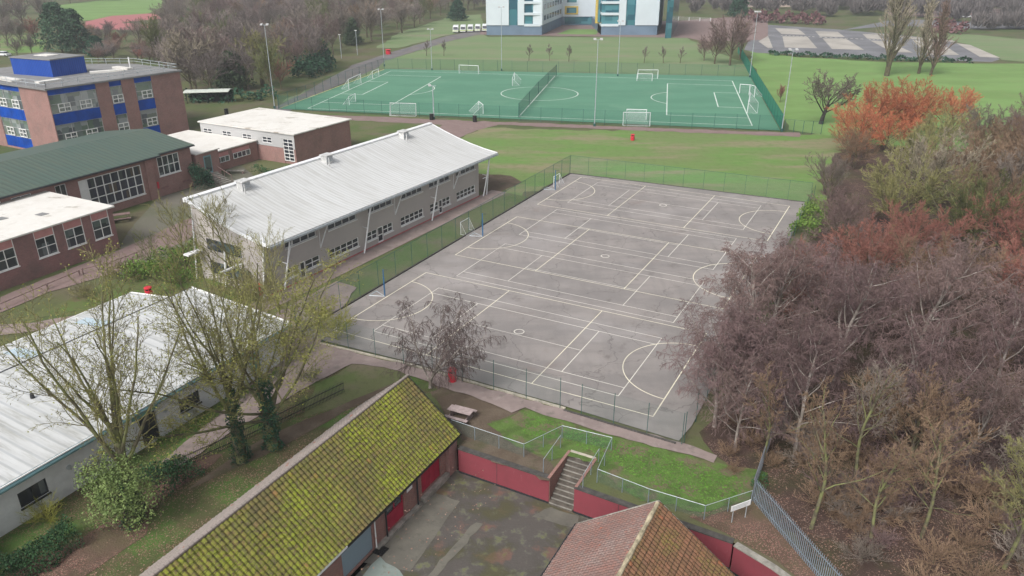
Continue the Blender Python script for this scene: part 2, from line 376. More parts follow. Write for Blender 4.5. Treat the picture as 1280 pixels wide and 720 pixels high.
# base terrain with the sunken yard cut out
hallNW = xy(-32.3, 38.3); YD = -2.0
hole = [xy(-32.3,38.3), xy(-24.3,38.3), xy(-24.3,37.95), xy(-17.15,37.95), xy(-17.15,41.3), xy(-15.35,41.3), xy(-15.35,37.95), xy(-5.0,37.62), (14.75,33.6), (17.9,29.0), (19.5,14.0), xy(-24.3,0), xy(-32.3,0)]
def ground_with_hole():
    import mathutils.geometry as mg
    outer = [(-1600,-150), (1600,-150), (1600,2500), (-1600,2500)]
    L = [[Vector((*p, 0)) for p in outer], [Vector((*p, 0)) for p in hole]]
    flat = outer+hole; tr = mg.tessellate_polygon(L); mb = MB(); mb.v = [(p[0], p[1], 0) for p in flat]
    for t in tr:
        a, b, c = (flat[i] for i in t); ar = (b[0]-a[0])*(c[1]-a[1])-(b[1]-a[1])*(c[0]-a[0]); mb.f.append(tuple(t) if ar > 0 else tuple(t[::-1]))
    tag(mb.build('ground', M['ground']), kind='structure')
ground_with_hole()
Z1, Z2, Z3, Z4, Z5 = .01, .035, .06, .085, .11
sheet('playing_field', px((470,188),(560,178),(600,160),(760,163),(975,168),(1040,168),(1100,185),(1040,262),(985,252),(716,218),(660,240),(640,250),(600,215),(560,200)), Z1, 'field', .8)
sheet('worn_ground', px((250,185),(350,138),(600,150),(600,162),(520,188),(440,200),(330,230),(250,200)), Z1, 'worn', .5)
sheet('mud_patch', px((592,216),(640,219),(655,228),(622,242),(600,240)), Z2, 'mud', .5)
sheet('touchline_path', px((345,141),(560,150),(975,166),(1000,166),(1000,171),(790,163),(625,156),(590,165),(560,182),(520,192),(470,180),(540,168),(555,156),(345,146)), Z2, 'redpave', .4)
sheet('woodland_floor', [(13.2,46),(16.2,41),(15.3,39),(18,33),(20.5,14),(140,14),(160,160),(100,175),(72,150),(56,130),(46,112),(43.5,101),(28,72)], Z1, 'wood', .5)
sheet('leaf_strip', [(10.9,37.9),(13.0,36.4),(15.1,34.2),(18.3,29.2),(19.7,14),(20.5,14),(17.3,33),(15.4,39.3),(12,37.7)], Z2, 'leafy', .12)
sheet('lawn', px((652,511),(700,524),(745,540),(895,580),(960,592),(940,618),(935,628),(882,640),(800,625),(748,590),(745,578),(708,572),(690,575),(655,562),(630,548),(610,530),(640,522)), Z2, 'lawn', .2, step=.6)
sheet('bank', px((480,462),(560,475),(640,495),(655,512),(610,528),(655,560),(690,578),(690,603),(572,558),(575,543),(520,470)), Z1, 'mud', .2, step=.7)
sheet('garden', [xy(-32.9,39),xy(-32.9,10),xy(-44.2,10),xy(-44.2,42),xy(-38,45),xy(-34,46),xy(-30,44)], Z1, 'garden', .2)
sheet('court_side_grass', px((430,435),(500,462),(512,472),(440,505),(380,520),(400,480),(440,455),(395,440)), Z2, 'worn', .3)
sheet('leaf_patch', [xy(-37.2,12),xy(-36.4,21.6),xy(-38,23.5),xy(-38.4,30),xy(-39.6,29),xy(-39.8,20),xy(-40.5,12)], Z2, 'leafy', .3)
sheet('mud_strip', px((235,612),(330,570),(430,515),(500,475),(440,500),(360,535),(300,565)), Z2, 'mud', .2)
def fstrip(fr, a0, a1, o0, o1): return [fr.p(a0,0,o0)[:2], fr.p(a1,0,o0)[:2], fr.p(a1,0,o1)[:2], fr.p(a0,0,o1)[:2]]
GP0 = g(598.75, 245.5); GP1 = g(335, 371); GF = Fr(GP0, GP1)
sheet('paved_walk', fstrip(GF, -3.4, 47, .0, 2.6), Z3, 'pave')
sheet('verge', fstrip(GF, -3.4, 42, 2.6, 9), Z1, 'worn', .2)
sheet('footpath', px((345,392),(420,352),(445,360),(400,430),(425,437),(510,458),(694,510),(805,543),(850,553),(897,572),(893,579),(745,540),(655,511),(640,516),(600,500),(480,460),(440,455),(395,478),(300,535),(222,585),(200,580),(290,505),(345,450),(360,425)), Z4, 'pave', .12, step=.8)
sheet('courtyard', px((150,310),(160,290),(197,247.5),(235,236),(300,205),(330,232),(230,300),(300,290),(150,345)), Z2, 'oldtar', .1)
sheet('courtyard_path', [g(*q) for q in ((0,372),(151,312),(185,297),(240,272),(262,283),(235,300),(150,340),(60,366),(0,392))], Z3, 'redpave', .1)
sheet('grass_island', px((90,372),(170,338),(235,312),(300,300),(330,330),(330,372),(240,400),(150,400),(70,392),(30,400)), Z1, 'island', .4)
sheet('lower_path', px((0,406),(40,404),(110,392),(150,386),(160,392),(70,412),(0,420)), Z3, 'pave', .1)
# distant ground
sheet('far_playing_field', px((350,128),(430,92),(478,70),(540,52),(600,42),(610,46),(860,47),(880,60),(937,80),(950,97),(480,87)), Z1, 'farfield', .8, step=5)
sheet('right_field', px((937,64),(1000,72),(1110,78),(1290,80),(1500,82),(1500,150),(1290,200),(1090,180),(1010,165),(985,163),(945,100)), Z1, 'bright', .8, step=5)
sheet('perimeter_path', px((330,146),(345,134),(400,105),(440,82),(480,68),(560,45),(605,36),(605,42),(560,52),(482,76),(470,86),(420,108),(350,146)), Z3, 'gravel', .3, step=4)
sheet('far_embankment', px((470,60),(500,40),(560,22),(600,18),(606,34),(560,44),(500,60)), Z2, 'farfield', .8, step=5)
sheet('forecourt', px((600,43.4),(600,39),(690,30),(850,26),(960,18),(960,50),(880,52),(860,47.6)), Z3, 'redpave')
sheet('court_lawn', px((696,43),(712,36.6),(750,37),(745,43.4)), Z4, 'bright')
# running track far left
sheet('track_field', px((60,8),(200,-8),(330,-6),(200,10),(175,22),(100,26)), Z1, 'bright', .8, step=6)
M['trackred'] = plain('track_rubber', (.36,.13,.13), .9, .1)
sheet('running_track', px((108,27),(140,20),(185,17),(240,20),(185,25),(150,28),(190,31),(240,34),(185,38),(125,37),(105,33)), Z3, 'trackred', .4, step=5)
sheet('left_far_grass', px((0,45),(30,44),(60,52),(50,66),(0,66)), Z1, 'field', .8, step=5)
# pitch
pz = Z3+.02
PO = (-44.135, 167.678); PA = R(-10.7098); PL, PW = 92.73, 55.0
def pc(u, v): return (PO[0]+u*math.cos(PA)-v*math.sin(PA), PO[1]+u*math.sin(PA)+v*math.cos(PA))
pit = px((350,136.5),(975,163.5),(937.5,96),(481,86.5))
sheet('football_pitch', pit, pz, 'turf', exact=True)
def stripe(mb, a, b, w, z):
    a = Vector((*a, 0)); b = Vector((*b, 0)); d = (b-a); L = d.length
    if L < 1e-6: return
    d /= L; n = Vector((-d.y, d.x, 0))*w/2
    mb.poly([(a.x-n.x, a.y-n.y, z), (b.x-n.x, b.y-n.y, z), (b.x+n.x, b.y+n.y, z), (a.x+n.x, a.y+n.y, z)])
def arc(mb, f, cx, cy, r, a0, a1, w, z, n=40):
    for i in range(n):
        t0 = a0+(a1-a0)*i/n; t1 = a0+(a1-a0)*(i+1)/n
        P = []
        for rr, t in ((r-w/2, t0), (r+w/2, t0), (r+w/2, t1), (r-w/2, t1)): P.append((*f(cx+rr*math.cos(t), cy+rr*math.sin(t)), z))
        mb.poly(P if a1 < a0 else P)
def lines(mb, f, segs, w, z):
    for i, (x0, y0, x1, y1) in enumerate(segs):
        stripe(mb, f(x0, y0), f(x1, y1), w, z+.0002*(i % 9))
ln = MB(); lz = pz+.006; hw = PW/2
lines(ln, pc, [(0,0,PL,0),(0,PW,PL,PW),(0,0,0,PW),(PL,0,PL,PW),(PL/2,0,PL/2,PW)]+
      [s for e, k in ((0,1),(PL,-1)) for s in ((e+k*16.5,hw-20.15,e+k*16.5,hw+20.15),(e,hw-20.15,e+k*16.5,hw-20.15),(e,hw+20.15,e+k*16.5,hw+20.15),(e+k*5.5,hw-9.15,e+k*5.5,hw+9.15),(e,hw-9.15,e+k*5.5,hw-9.15),(e,hw+9.15,e+k*5.5,hw+9.15))], .22, lz)
arc(ln, pc, PL/2, hw, 9.15, 0, 2*math.pi, .22, lz+.0022, 60)
arc(ln, pc, 11, hw, 9.15, -R(53), R(53), .22, lz+.0022, 20); arc(ln, pc, PL-11, hw, 9.15, R(127), R(233), .22, lz+.0022, 20)
tag(ln.build('pitch_markings', M['tline']), kind='structure')
yl = MB(); lines(yl, lambda a, b: (a, b), [(*g(349,136),*g(480.5,87))], .3, lz)
tag(yl.build('pitch_edge_marking', M['tyline']), kind='structure')
# hard court
ct = [cc(-2.1,-2.2), cc(9,-1.7), cc(23.2,-1.75), cc(33.1,-2.1), cc(33.4,.2), cc(32.7,60.1), cc(29.9,60.6), cc(-2.1,58.5)]
sheet('hard_court', ct, Z5, 'court', exact=True)
wl, ylm = MB(), MB(); cz = Z5+.005
for i, v0 in enumerate((0, 21.15, 42.3)):
    f = lambda u, v, v0=v0, i=i: cc(u+(.06*i), v+v0)
    lines(ylm, f, [(0,0,0,15.25),(30.5,0,30.5,15.25)], .09, cz+.004)
    lines(ylm, f, [(0,0,30.5,0),(0,15.25,30.5,15.25),(10.17,0,10.17,15.25),(20.33,0,20.33,15.25)], .075, cz+.0045)
    arc(ylm, f, 0, 7.625, 4.9, -math.pi/2, math.pi/2, .085, cz+.0065, 36); arc(ylm, f, 30.5, 7.625, 4.9, math.pi/2, 3*math.pi/2, .085, cz+.0065, 36)
    arc(wl, f, 15.25, 7.625, .45, 0, 2*math.pi, .1, cz+.001, 20)
for i, v0 in enumerate((1.5, 16.0, 30.55, 45.05)):
    f = lambda u, v, v0=v0: cc(u+3.4, v+v0)
    lines(wl, f, [(0,0,23.77,0),(0,10.97,23.77,10.97),(0,0,0,10.97),(23.77,0,23.77,10.97),(0,1.37,23.77,1.37),(0,9.6,23.77,9.6),(5.485,1.37,5.485,9.6),(18.285,1.37,18.285,9.6),(5.485,5.485,18.285,5.485)], .065, cz)
tag(wl.build('white_court_markings', M['line']), kind='structure'); tag(ylm.build('netball_court_markings', M['yline']), kind='structure')
ks = MB()
for a, b in (((.6,-2.55),(9.3,-1.95)),((9.3,-1.95),(24.2,-2.0))):
    A, B = cc(*a), cc(*b); fr = Fr(A, B); fr.box(ks, 0, fr.L, -.05, .13, -.09, .09)
tag(ks.build('near_kerb', M['kerb']), kind='structure')
ks = MB()
for a, b in (((24.2,-2.3),(33,-2.5)),((-2.3,-2.2),(-2.3,58.6)),((-2.3,58.7),(32.8,60.4))):
    A, B = cc(*a), cc(*b); fr = Fr(A, B); fr.box(ks, 0, fr.L, -.05, .16, -.08, .08)
tag(ks.build('dark_kerb', M['dkerb']), kind='structure')
# sunken yard
sheet('yard', [xy(-24.6,38.1), xy(-5.0,37.9), (15,34), (18.2,29), (19.8,13), xy(-24.6,-.2)], YD, 'yard', exact=True)
H0 = Fr(xy(-24.9,38.4), xy(-24.9,13))
def Hh(s_from13): return 25.4-(s_from13-13)
sheet('yard_apron', [xy(-24.85,35.2), xy(-22.6,35.2), xy(-21.9,28.4), xy(-24.85,27.6)], YD+.006, 'yconc', .05, step=.5)
sheet('yard_drain', [xy(-20.6,34.0), xy(-20.1,34.1), xy(-20.5,22), xy(-21.1,22)], YD+.012, 'yconc', .09, step=.5)
sheet('yard_green_slab', [xy(-24.3,28.4), xy(-22.4,28.2), xy(-20.9,26.2), xy(-20.3,20), xy(-24.3,20)], YD+.009, 'ygreen', .12, step=.6)
sheet('yard_pad', [xy(-16.9,37.6), xy(-14.9,37.6), xy(-14.6,36.4), xy(-17.6,36.2)], YD+.008, 'yconc', .08, step=.5)
M['stepc'] = plain('worn_step', (.11,.095,.08), .95, .3, 2)
M['galvd'] = plain('dark_galvanised', (.16,.17,.19), .6, .2)
M['roofblue'] = plain('pale_blue_rooflight', (.42,.52,.58), .3, .1)
M['glasst2'] = multiglass('hall_glass', [(.02,.022,.05),(.03,.035,.06),(.02,.02,.045),(.05,.06,.07),(.025,.03,.05),(.08,.06,.05),(.02,.022,.05)], 1.7, .7)
M['campusw'] = plain('white_cladding_panel', (.58,.64,.68), .5, .05, .1)
M['campusg'] = plain('slate_plinth', (.14,.2,.27), .6, .1, .2)
M['galvm'] = plain('slate_steel', (.2,.24,.28), .55, .15)
M['render2'] = plain('weathered_vent_metal', (.5,.5,.49), .6, .25, 2)
# ---------------------------------------------------------------- tiled roofs
def tile_roof(name, par, mat, a, b, ea, za, eb, zb, col=.3, row=.34, amp=.05, seed=1):
    """a,b: v range; ea/za eave u,z; eb/zb ridge u,z"""
    rg = np.random.RandomState(seed); L = b-a; S = math.hypot(eb-ea, zb-za); nc = int(L/col); nr = int(S/row)
    prof = [0, .55, .95, .95, .55]
    av, ah, aj = [], [], []
    for i in range(nc):
        for k, h in enumerate(prof): av.append(a+(i+k/5)*col); ah.append(h*amp); aj.append(i)
    av.append(a+nc*col); ah.append(0); aj.append(nc)
    av, ah, aj = map(np.array, (av, ah, aj)); V = []; lift = rg.uniform(-.012, .02, (nc+1, nr)); sag = rg.uniform(-1, 1, 8)
    nx, nz = -(zb-za)/S*np.sign(eb-ea), abs(eb-ea)/S
    rows = []
    for r in range(nr):
        for t, st in ((0, .035), (.98, .0)):
            s = (r+t)/nr; u = ea+(eb-ea)*s; z = za+(zb-za)*s
            off = ah+st+lift[aj, r]+.035*np.sin(av*.9+sag[0]*3)*math.sin(s*3)
            uu = u+nx*off; zz = z+nz*off
            rows.append(np.stack([uu*UX-av*UY, uu*UY+av*UX, zz], 1))
    V = np.concatenate(rows); n = len(av); mb = MB(); mb.v = [tuple(x) for x in V.tolist()]; mb.nouv = True
    for r in range(len(rows)-1):
        for c in range(n-1): i = r*n+c; mb.f.append((i, i+1, i+n+1, i+n))
    o = mb.build(name, mat, par); return o
def tilemat(name, base, alt, moss, mossamt, gap_shade, col=.3, row=.27, spots=(.33,.1,.06), patch=.3, lo=.4, hi=.62):
    m = NT(name, .95, .1); v = m.vec('POS', rot=-UA); sp = m.n('ShaderNodeSeparateXYZ'); m.l(v, sp.inputs[0])
    fr = m.mul(m.mul(sp.outputs[1], 1/col), 1, 'FRACT'); tri = m.mul(m.mul(m.mul(fr, .5, 'SUBTRACT'), 1, 'ABSOLUTE'), 2)
    # per-tile random value
    cb = m.n('ShaderNodeCombineXYZ'); m.l(m.mul(m.mul(sp.outputs[0], 1/row), 1, 'FLOOR'), cb.inputs[0]); m.l(m.mul(m.mul(sp.outputs[1], 1/col), 1, 'FLOOR'), cb.inputs[1])
    wn = m.n('ShaderNodeTexWhiteNoise'); wn.noise_dimensions = '2D'; m.l(cb.outputs[0], wn.inputs['Vector'])
    c = m.mix(wn.outputs['Value'], base, alt)
    c = m.mix(m.ramp(wn.outputs['Value'], .988, .992), c, spots)
    big = m.noise(m.vec(), patch, 5, .6, lo, hi); fine = m.noise(m.vec(), 5, 5, .7, .35, .6)
    c2 = m.mix(m.noise(m.vec(), .8, 5, .6, .4, .62), moss[0], moss[1]); c2 = m.mix(m.mul(m.noise(m.vec(), 9, 3, .6, .45, .7), .5), c2, moss[2])
    amt = m.mul(m.mul(m.mul(big, .8), .2, 'ADD'), m.mul(fine, mossamt)); c = m.mix(amt, c, c2)
    gp = m.ramp(tri, .66, .95); c = m.mix(m.mul(gp, .45), c, gap_shade)  # gap colour carries painted shade between tile columns, plus bare dark tile
    rr = m.mul(m.mul(sp.outputs[0], 1/row), 1, 'FRACT'); c = m.mix(m.mul(m.ramp(rr, .78, .92), .6), c, gap_shade)
    m.col(c); return m.m
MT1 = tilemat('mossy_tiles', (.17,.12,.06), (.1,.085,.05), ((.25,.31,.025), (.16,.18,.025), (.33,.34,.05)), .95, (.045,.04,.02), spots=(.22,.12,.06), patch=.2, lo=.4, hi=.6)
MT2 = tilemat('clean_weathered_tiles', (.27,.235,.215), (.32,.27,.25), ((.24,.24,.2), (.3,.28,.25), (.28,.25,.2)), .4, (.13,.1,.09))
MT3 = tilemat('pink_grey_tiles', (.26,.135,.11), (.2,.135,.12), ((.33,.27,.25), (.25,.18,.155), (.36,.31,.28)), .75, (.11,.075,.07), col=.22, row=.2, patch=.4, spots=(.34,.13,.09))
MT4 = tilemat('brown_mossy_tiles', (.22,.11,.07), (.15,.085,.055), ((.14,.12,.04), (.18,.16,.045), (.16,.11,.05)), .75, (.04,.032,.02), col=.26, row=.3, patch=.35, lo=.42, hi=.66, spots=(.26,.1,.06))
M['mortar'] = plain('ridge_mortar', (.36,.31,.21), .95, .35, 3)
def uvp(u, v, z): return (*xy(u, v), z)
# --- mossy hall
hl = T('mossy_hall', 'long low hall with yellow-green mossy tiled roof and red doors', 'hall', (*xy(-28.7, 26), -2))
ops = [(1.85,4.25,-1.6,.72), (6.25,8.15,-1.78,.72), (9.6,12.5,-1.9,.72)]
w = MB(); facade(w, H0, 0, 25.4, -2.05, .86, ops, .22)
w.prism([xy(-25.15,38.4), xy(-32.5,38.4), xy(-32.5,38.2), xy(-25.15,38.2)], -2.05, .82)
w.prism([xy(-32.5,38.15), xy(-32.5,13), xy(-32.3,13), xy(-32.3,38.15)], -2.05, .8)
w.hexa([uvp(-25.1,38.38,.84), uvp(-32.4,38.38,.84), uvp(-32.4,38.22,.84), uvp(-25.1,38.22,.84)], [uvp(-28.7,38.38,4.2), uvp(-28.8,38.38,4.2), uvp(-28.8,38.22,4.2), uvp(-28.7,38.22,4.2)])
w.build('wall', M['brickr'], hl)
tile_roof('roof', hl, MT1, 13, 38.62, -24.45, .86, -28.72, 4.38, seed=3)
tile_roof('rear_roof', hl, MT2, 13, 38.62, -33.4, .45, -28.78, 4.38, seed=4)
part('ridge', MT2, hl, lambda m: m.tube([uvp(-28.75,13,4.4), uvp(-28.75,20,4.42), uvp(-28.75,30,4.39), uvp(-28.75,38.6,4.42)], .11, 8))
part('gable_verge', 'dark', hl, lambda m: (m.hexa([uvp(-24.5,38.6,.76),uvp(-28.75,38.6,4.26),uvp(-28.75,38.55,4.26),uvp(-24.5,38.55,.76)],[uvp(-24.5,38.6,.9),uvp(-28.75,38.6,4.4),uvp(-28.75,38.55,4.4),uvp(-24.5,38.55,.9)])))
part('gutter', 'dark', hl, lambda m: H0.box(m, -.2, 12.4, .72, .84, .36, .48))
part('gutter', 'white', hl, lambda m: H0.box(m, 12.42, 25.4, .72, .86, .36, .5))
part('fascia', 'dark', hl, lambda m: H0.box(m, -.15, 25.3, .5, .84, .3, .355))
part('brick_pier', M['brick'], hl, lambda m: H0.box(m, .15, 1.2, -2, .8, .003, .3))
d1 = part('garage_door', 'reddoor', hl, lambda m: [H0.box(m, 1.87, 4.23, -1.58, .7, -.2, -.13)]+[H0.box(m, 1.9+i*.585, 1.95+i*.585, -1.56, .68, -.13, -.115) for i in range(4)])
d2 = part('entrance_door', 'reddoor', hl, lambda m: (H0.box(m, 6.27, 8.13, -1.76, -.6, -.2, -.1), H0.box(m, 6.27, 6.36, -.6, .7, -.2, -.1), H0.box(m, 8.04, 8.13, -.6, .7, -.2, -.1), H0.box(m, 7.15, 7.24, -.6, .7, -.2, -.1), H0.box(m, 6.36, 8.04, .0, .06, -.2, -.1)))
part('glazing', 'glassv', d2, lambda m: H0.box(m, 6.33, 8.07, -.62, .7, -.19, -.16))
part('door_canopy', 'white', hl, lambda m: H0.box(m, 6.15, 8.2, .62, .69, .004, .25))
part('roller_shutter', 'bluedoor', hl, lambda m: H0.box(m, 9.62, 12.48, -1.88, .7, -.2, -.1))
part('downpipe', 'dark', hl, lambda m: (m.bar(H0.p(8.35,-1.9,.12), H0.p(8.35,.75,.12), .055, 8)))
part('downpipe', 'dark', hl, lambda m: (m.bar(H0.p(4.9,-1.9,.12), H0.p(4.9,.75,.12), .055, 8)))
part('downpipe', 'white', hl, lambda m: (m.bar(H0.p(9.45,-1.95,.1), H0.p(9.45,.75,.1), .045, 8)))
sg = part('wall_sign', 'white', hl, lambda m: H0.box(m, 5.35, 5.95, -.15, .6, .02, .05))
part('symbol', 'bluepanel', sg, lambda m: (H0.box(m, 5.5, 5.8, .12, .5, .05, .054)))
part('drain_grate', 'black', hl, lambda m: [H0.box(m, 9.1+i*.13, 9.18+i*.13, -1.99, -1.9, .05, .75) for i in range(6)])
part('plinth', 'conc', hl, lambda m: (H0.box(m, 1.3, 4.5, -2, -1.62, .004, .35), H0.box(m, 4.6, 9.5, -2, -1.82, .006, .3)))
# --- brown tiled outbuilding
bb = T('brown_tiled_outbuilding', 'brown building with pink-grey and dark mossy tiled slopes below the retaining wall', 'outbuilding', (*xy(-8.7, 22), -2))
part('wall', 'brickr', bb, lambda m: (m.prism([xy(-13.1,33.5), xy(-4.3,33.5), xy(-4.3,12), xy(-13.1,12)], -2.05, .95), m.hexa([uvp(-13,33.5,.95),uvp(-4.4,33.5,.95),uvp(-4.4,33.3,.95),uvp(-13,33.3,.95)],[uvp(-8.8,33.5,4.2),uvp(-8.6,33.5,4.2),uvp(-8.6,33.3,4.2),uvp(-8.8,33.3,4.2)])))
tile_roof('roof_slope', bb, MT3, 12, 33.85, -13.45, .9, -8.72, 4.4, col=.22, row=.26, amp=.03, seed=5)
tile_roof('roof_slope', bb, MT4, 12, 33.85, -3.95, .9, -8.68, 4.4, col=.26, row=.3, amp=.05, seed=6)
part('ridge', 'mortar', bb, lambda m: m.tube([uvp(-8.7,12+i*.45,4.42+.02*math.sin(i*2.1)) for i in range(49)], [.13+.02*math.sin(i*1.7) for i in range(49)], 8))
part('verge', 'conc', bb, lambda m: (m.tube([uvp(-13.4,33.84,.9), uvp(-8.7,33.84,4.4)], .06, 6), m.tube([uvp(-4,33.84,.9), uvp(-8.7,33.84,4.4)], .05, 6)))
part('gutter', 'dark', bb, lambda m: (m.tube([uvp(-13.55,12,.82), uvp(-13.55,33.8,.82)], .07, 6), m.tube([uvp(-3.85,12,.82), uvp(-3.85,33.8,.82)], .07, 6)))
# --- retaining walls and steps
def rwall(label, pts, cop='conc'):
    c = pts[len(pts)//2]; t = T('retaining_wall', label, 'wall', (*pts[0], -2))
    a, b, jn, cp = MB(), MB(), MB(), MB()
    for P, Q in zip(pts[:-1], pts[1:]):
        fr = Fr(P, Q); fr.box(b, 0, fr.L, -2.03, -.04, -.32, 0); fr.box(cp, -.02, fr.L, -.035, .045, -.42, .035); fr.box(a, 0, fr.L, -2.02, -1.86, .003, .035)
        x = 3.1
        while x < fr.L-1: fr.box(jn, x, x+.03, -1.9, -.06, .001, .006); x += 4.2
    b.build('wall_face', M['redpaint'], t); cp.build('coping', M[cop], t); a.build('footing', M['dark'], t)
    if jn.v: jn.build('joint', M['dark'], t)
    return t
rwall('maroon painted retaining wall between the mossy hall and the steps', [xy(-24.3,37.9), xy(-17.2,37.85)], 'dkerb')
rwall('short maroon painted retaining wall right of the steps, ending behind the brown roof', [xy(-15.35,37.8), xy(-5.0,37.5)], 'dkerb')
rwall('maroon retaining wall with pale concrete coping on the leaf-covered right side', [(13.1,35.3), (14.75,33.5), (17.9,29.0), (19.6,20)])
st = T('yard_steps', 'flight of worn concrete steps from the lawn down to the yard', 'steps', (*xy(-16.25,38), -2))
NS = 11
for i in range(NS):
    z = -2+2*(i+1)/NS; v0 = 37.75+3.45*i/NS
    so_ = part('step', 'stepc', st, lambda m: (m.hexa([uvp(-17.15,v0,z-.19),uvp(-15.4,v0,z-.19),uvp(-15.4,v0+.36,z-.19),uvp(-17.15,v0+.36,z-.19)],[uvp(-17.15,v0,z),uvp(-15.4,v0,z),uvp(-15.4,v0+.36,z),uvp(-17.15,v0+.36,z)])))
    part('nosing', 'conc', so_, lambda m: m.hexa([uvp(-17.1,v0-.02,z-.04),uvp(-15.45,v0-.02,z-.04),uvp(-15.45,v0+.05,z-.04),uvp(-17.1,v0+.05,z-.04)],[uvp(-17.1,v0-.02,z+.012),uvp(-15.45,v0-.02,z+.012),uvp(-15.45,v0+.05,z+.012),uvp(-17.1,v0+.05,z+.012)]))
for s, u in ((0,-17.36),(1,-15.38)):
    part('side_wall', 'brickr', st, lambda m: m.hexa([uvp(u,37.9,-2),uvp(u+.2,37.9,-2),uvp(u+.2,41.35,-2),uvp(u,41.35,-2)],[uvp(u,37.9,.06),uvp(u+.2,37.9,.06),uvp(u+.2,41.35,.06),uvp(u,41.35,.06)]))
part('top_landing', 'kerb', st, lambda m: m.hexa([uvp(-17.2,41.25,-.2),uvp(-15.3,41.25,-.2),uvp(-15.3,41.5,-.2),uvp(-17.2,41.5,-.2)],[uvp(-17.2,41.25,.05),uvp(-15.3,41.25,.05),uvp(-15.3,41.5,.05),uvp(-17.2,41.5,.05)]))
# --- guard rails: galvanised top rail, mesh infill, posts
def rail(label, pts, h=1.1, sp=2.2, name='guard_rail', ms='meshs', r=.02, mid=True, group=None, top='galv', cat='railing', pr_=.024, prm='galvm'):
    t = T(name, label, cat, (*pts[0], 0), group); rl, me = MB(), MB()
    for P, Q in zip(pts[:-1], pts[1:]):
        rl.bar((*P, h), (*Q, h), r, 6)
        if False: rl.bar((*P, .1), (*Q, .1), r*.7, 6)
        fr = Fr(P, Q); me.poly([fr.p(0,.08), fr.p(fr.L,.08), fr.p(fr.L,h-.02), fr.p(0,h-.02)])
    rl.build('top_rail', M[top], t); me.build('mesh_panel', M[ms], t)
    done = set()
    for P, Q in zip(pts[:-1], pts[1:]):
        L = math.dist(P, Q); n = max(1, round(L/sp))
        for i in range(n+1):
            x, y = P[0]+(Q[0]-P[0])*i/n, P[1]+(Q[1]-P[1])*i/n; k = (round(x, 1), round(y, 1))
            if k in done: continue
            done.add(k); part('post', prm, t, lambda m: m.bar((x,y,-.1), (x,y,h+.02), pr_, 6))
    return t
rail('green mesh guard rail with pale top bar round the head of the yard steps', [(-4.4,46.9),(.82,43.92),(3.59,46.13),(6.96,44.67),(5.6,41.15),(8.65,39.15),(11.84,37.56),(15.13,38.99)])
rail('short mesh handrail on the left side of the steps', [(2.1,42.2),(3.41,44.95)], sp=1.5)
rail('short mesh handrail on the right side of the steps', [(4.62,40.6),(5.93,43.36)], sp=1.5)
# palisade
def pale_fence(label, pts, h, sp, w, mat, name, cat='fence', group=None, limit=100, dark=False):
    t = T(name, label, cat, (*pts[0], 0), group); k = 0; rest = MB(); rl = MB()
    for P, Q in zip(pts[:-1], pts[1:]):
        fr = Fr(P, Q); n = int(fr.L/sp)
        fr.box(rl, 0, fr.L, .3, .35, -.05, -.01); fr.box(rl, 0, fr.L, h-.3, h-.25, -.05, -.01)
        for i in range(n+1):
            a = i*sp; mb = MB() if k < limit else rest
            mb.hexa([fr.p(a,.05,-.005), fr.p(a+w,.05,-.005), fr.p(a+w,.05,.02), fr.p(a,.05,.02)], [fr.p(a+w*.3,h,-.005), fr.p(a+w*.7,h,-.005), fr.p(a+w*.7,h,.02), fr.p(a+w*.3,h,.02)])
            if k < limit: mb.build('pale', M[mat], t)
            k += 1
    rl.build('rail', M[mat], t)
    if rest.v: tag(rest.build('pales', M[mat], t), kind='stuff')
    return t
pale_fence('grey steel palisade fence running down beside the leaf-covered slope', [(19.7,24.0),(17.1,32.9),(15.35,39.3)], 1.8, .16, .065, 'galvm', 'palisade_fence')
pale_fence('grey palisade fence running back from the white sign along the wood', [(15.35,39.5),(18.6,46.0),(22.5,52.5)], 1.8, .2, .075, 'galvd', 'palisade_fence')
pale_fence('low dark railing between the path and the mossy hall garden', [(-24.6,41.2),(-22.4,42.5),(-17.0,48.1),(-13.3,52.3)], 1.15, .13, .03, 'dark', 'garden_railing')
sgn = T('notice_board', 'white rectangular notice on two grey legs among the leaves by the palisade', 'sign', (*g(922,650), 0))
nb = Fr(g(911,655), g(935,646)); 
part('board', 'white', sgn, lambda m: nb.box(m, 0, nb.L, .95, 1.35, 0, .03))
for a in (.2, nb.L-.25): part('leg', 'galv', sgn, lambda m: nb.box(m, a, a+.05, 0, .94, -.03, 0))
part('text_line', 'galv', sgn, lambda m: [nb.box(m, .1, nb.L-.12-.1*i, 1.24-.1*i, 1.27-.1*i, .031, .034) for i in range(3)])
# --- white roofed building lower left
wb = T('white_roofed_building', 'white single-storey building with ribbed white roof and teal fascia behind the bare trees', 'building', (*xy(-52, 25), 0))
WF = Fr(xy(-43.9,41.6), xy(-43.9,2))      # a = 41.6 - v
wops = [(20.7,22.5,1.0,2.1),(8.75,10.6,.95,2.0),(12.5,13.9,.1,2.4)]
w = MB(); facade(w, WF, 0, 39.6, -.02, 3.3, wops, .18)
w.prism([xy(-44.1,41.6), xy(-54.8,41.6), xy(-54.8,2), xy(-44.1,2)][::-1], -.02, .05)
for (u0, u1, v0, z0, z1) in ((-54.8,-44.1,41.6,3.3,3.9), (-60.6,-54.8,40.2,3.0,3.6)):
    w.hexa([uvp(u0,v0,0),uvp(u1,v0,0),uvp(u1,v0-.2,0),uvp(u0,v0-.2,0)],[uvp(u0,v0,z1 if u0>-60 else z0),uvp(u1,v0,z0 if u0>-60 else z1),uvp(u1,v0-.2,z0 if u0>-60 else z1),uvp(u0,v0-.2,z1 if u0>-60 else z0)])
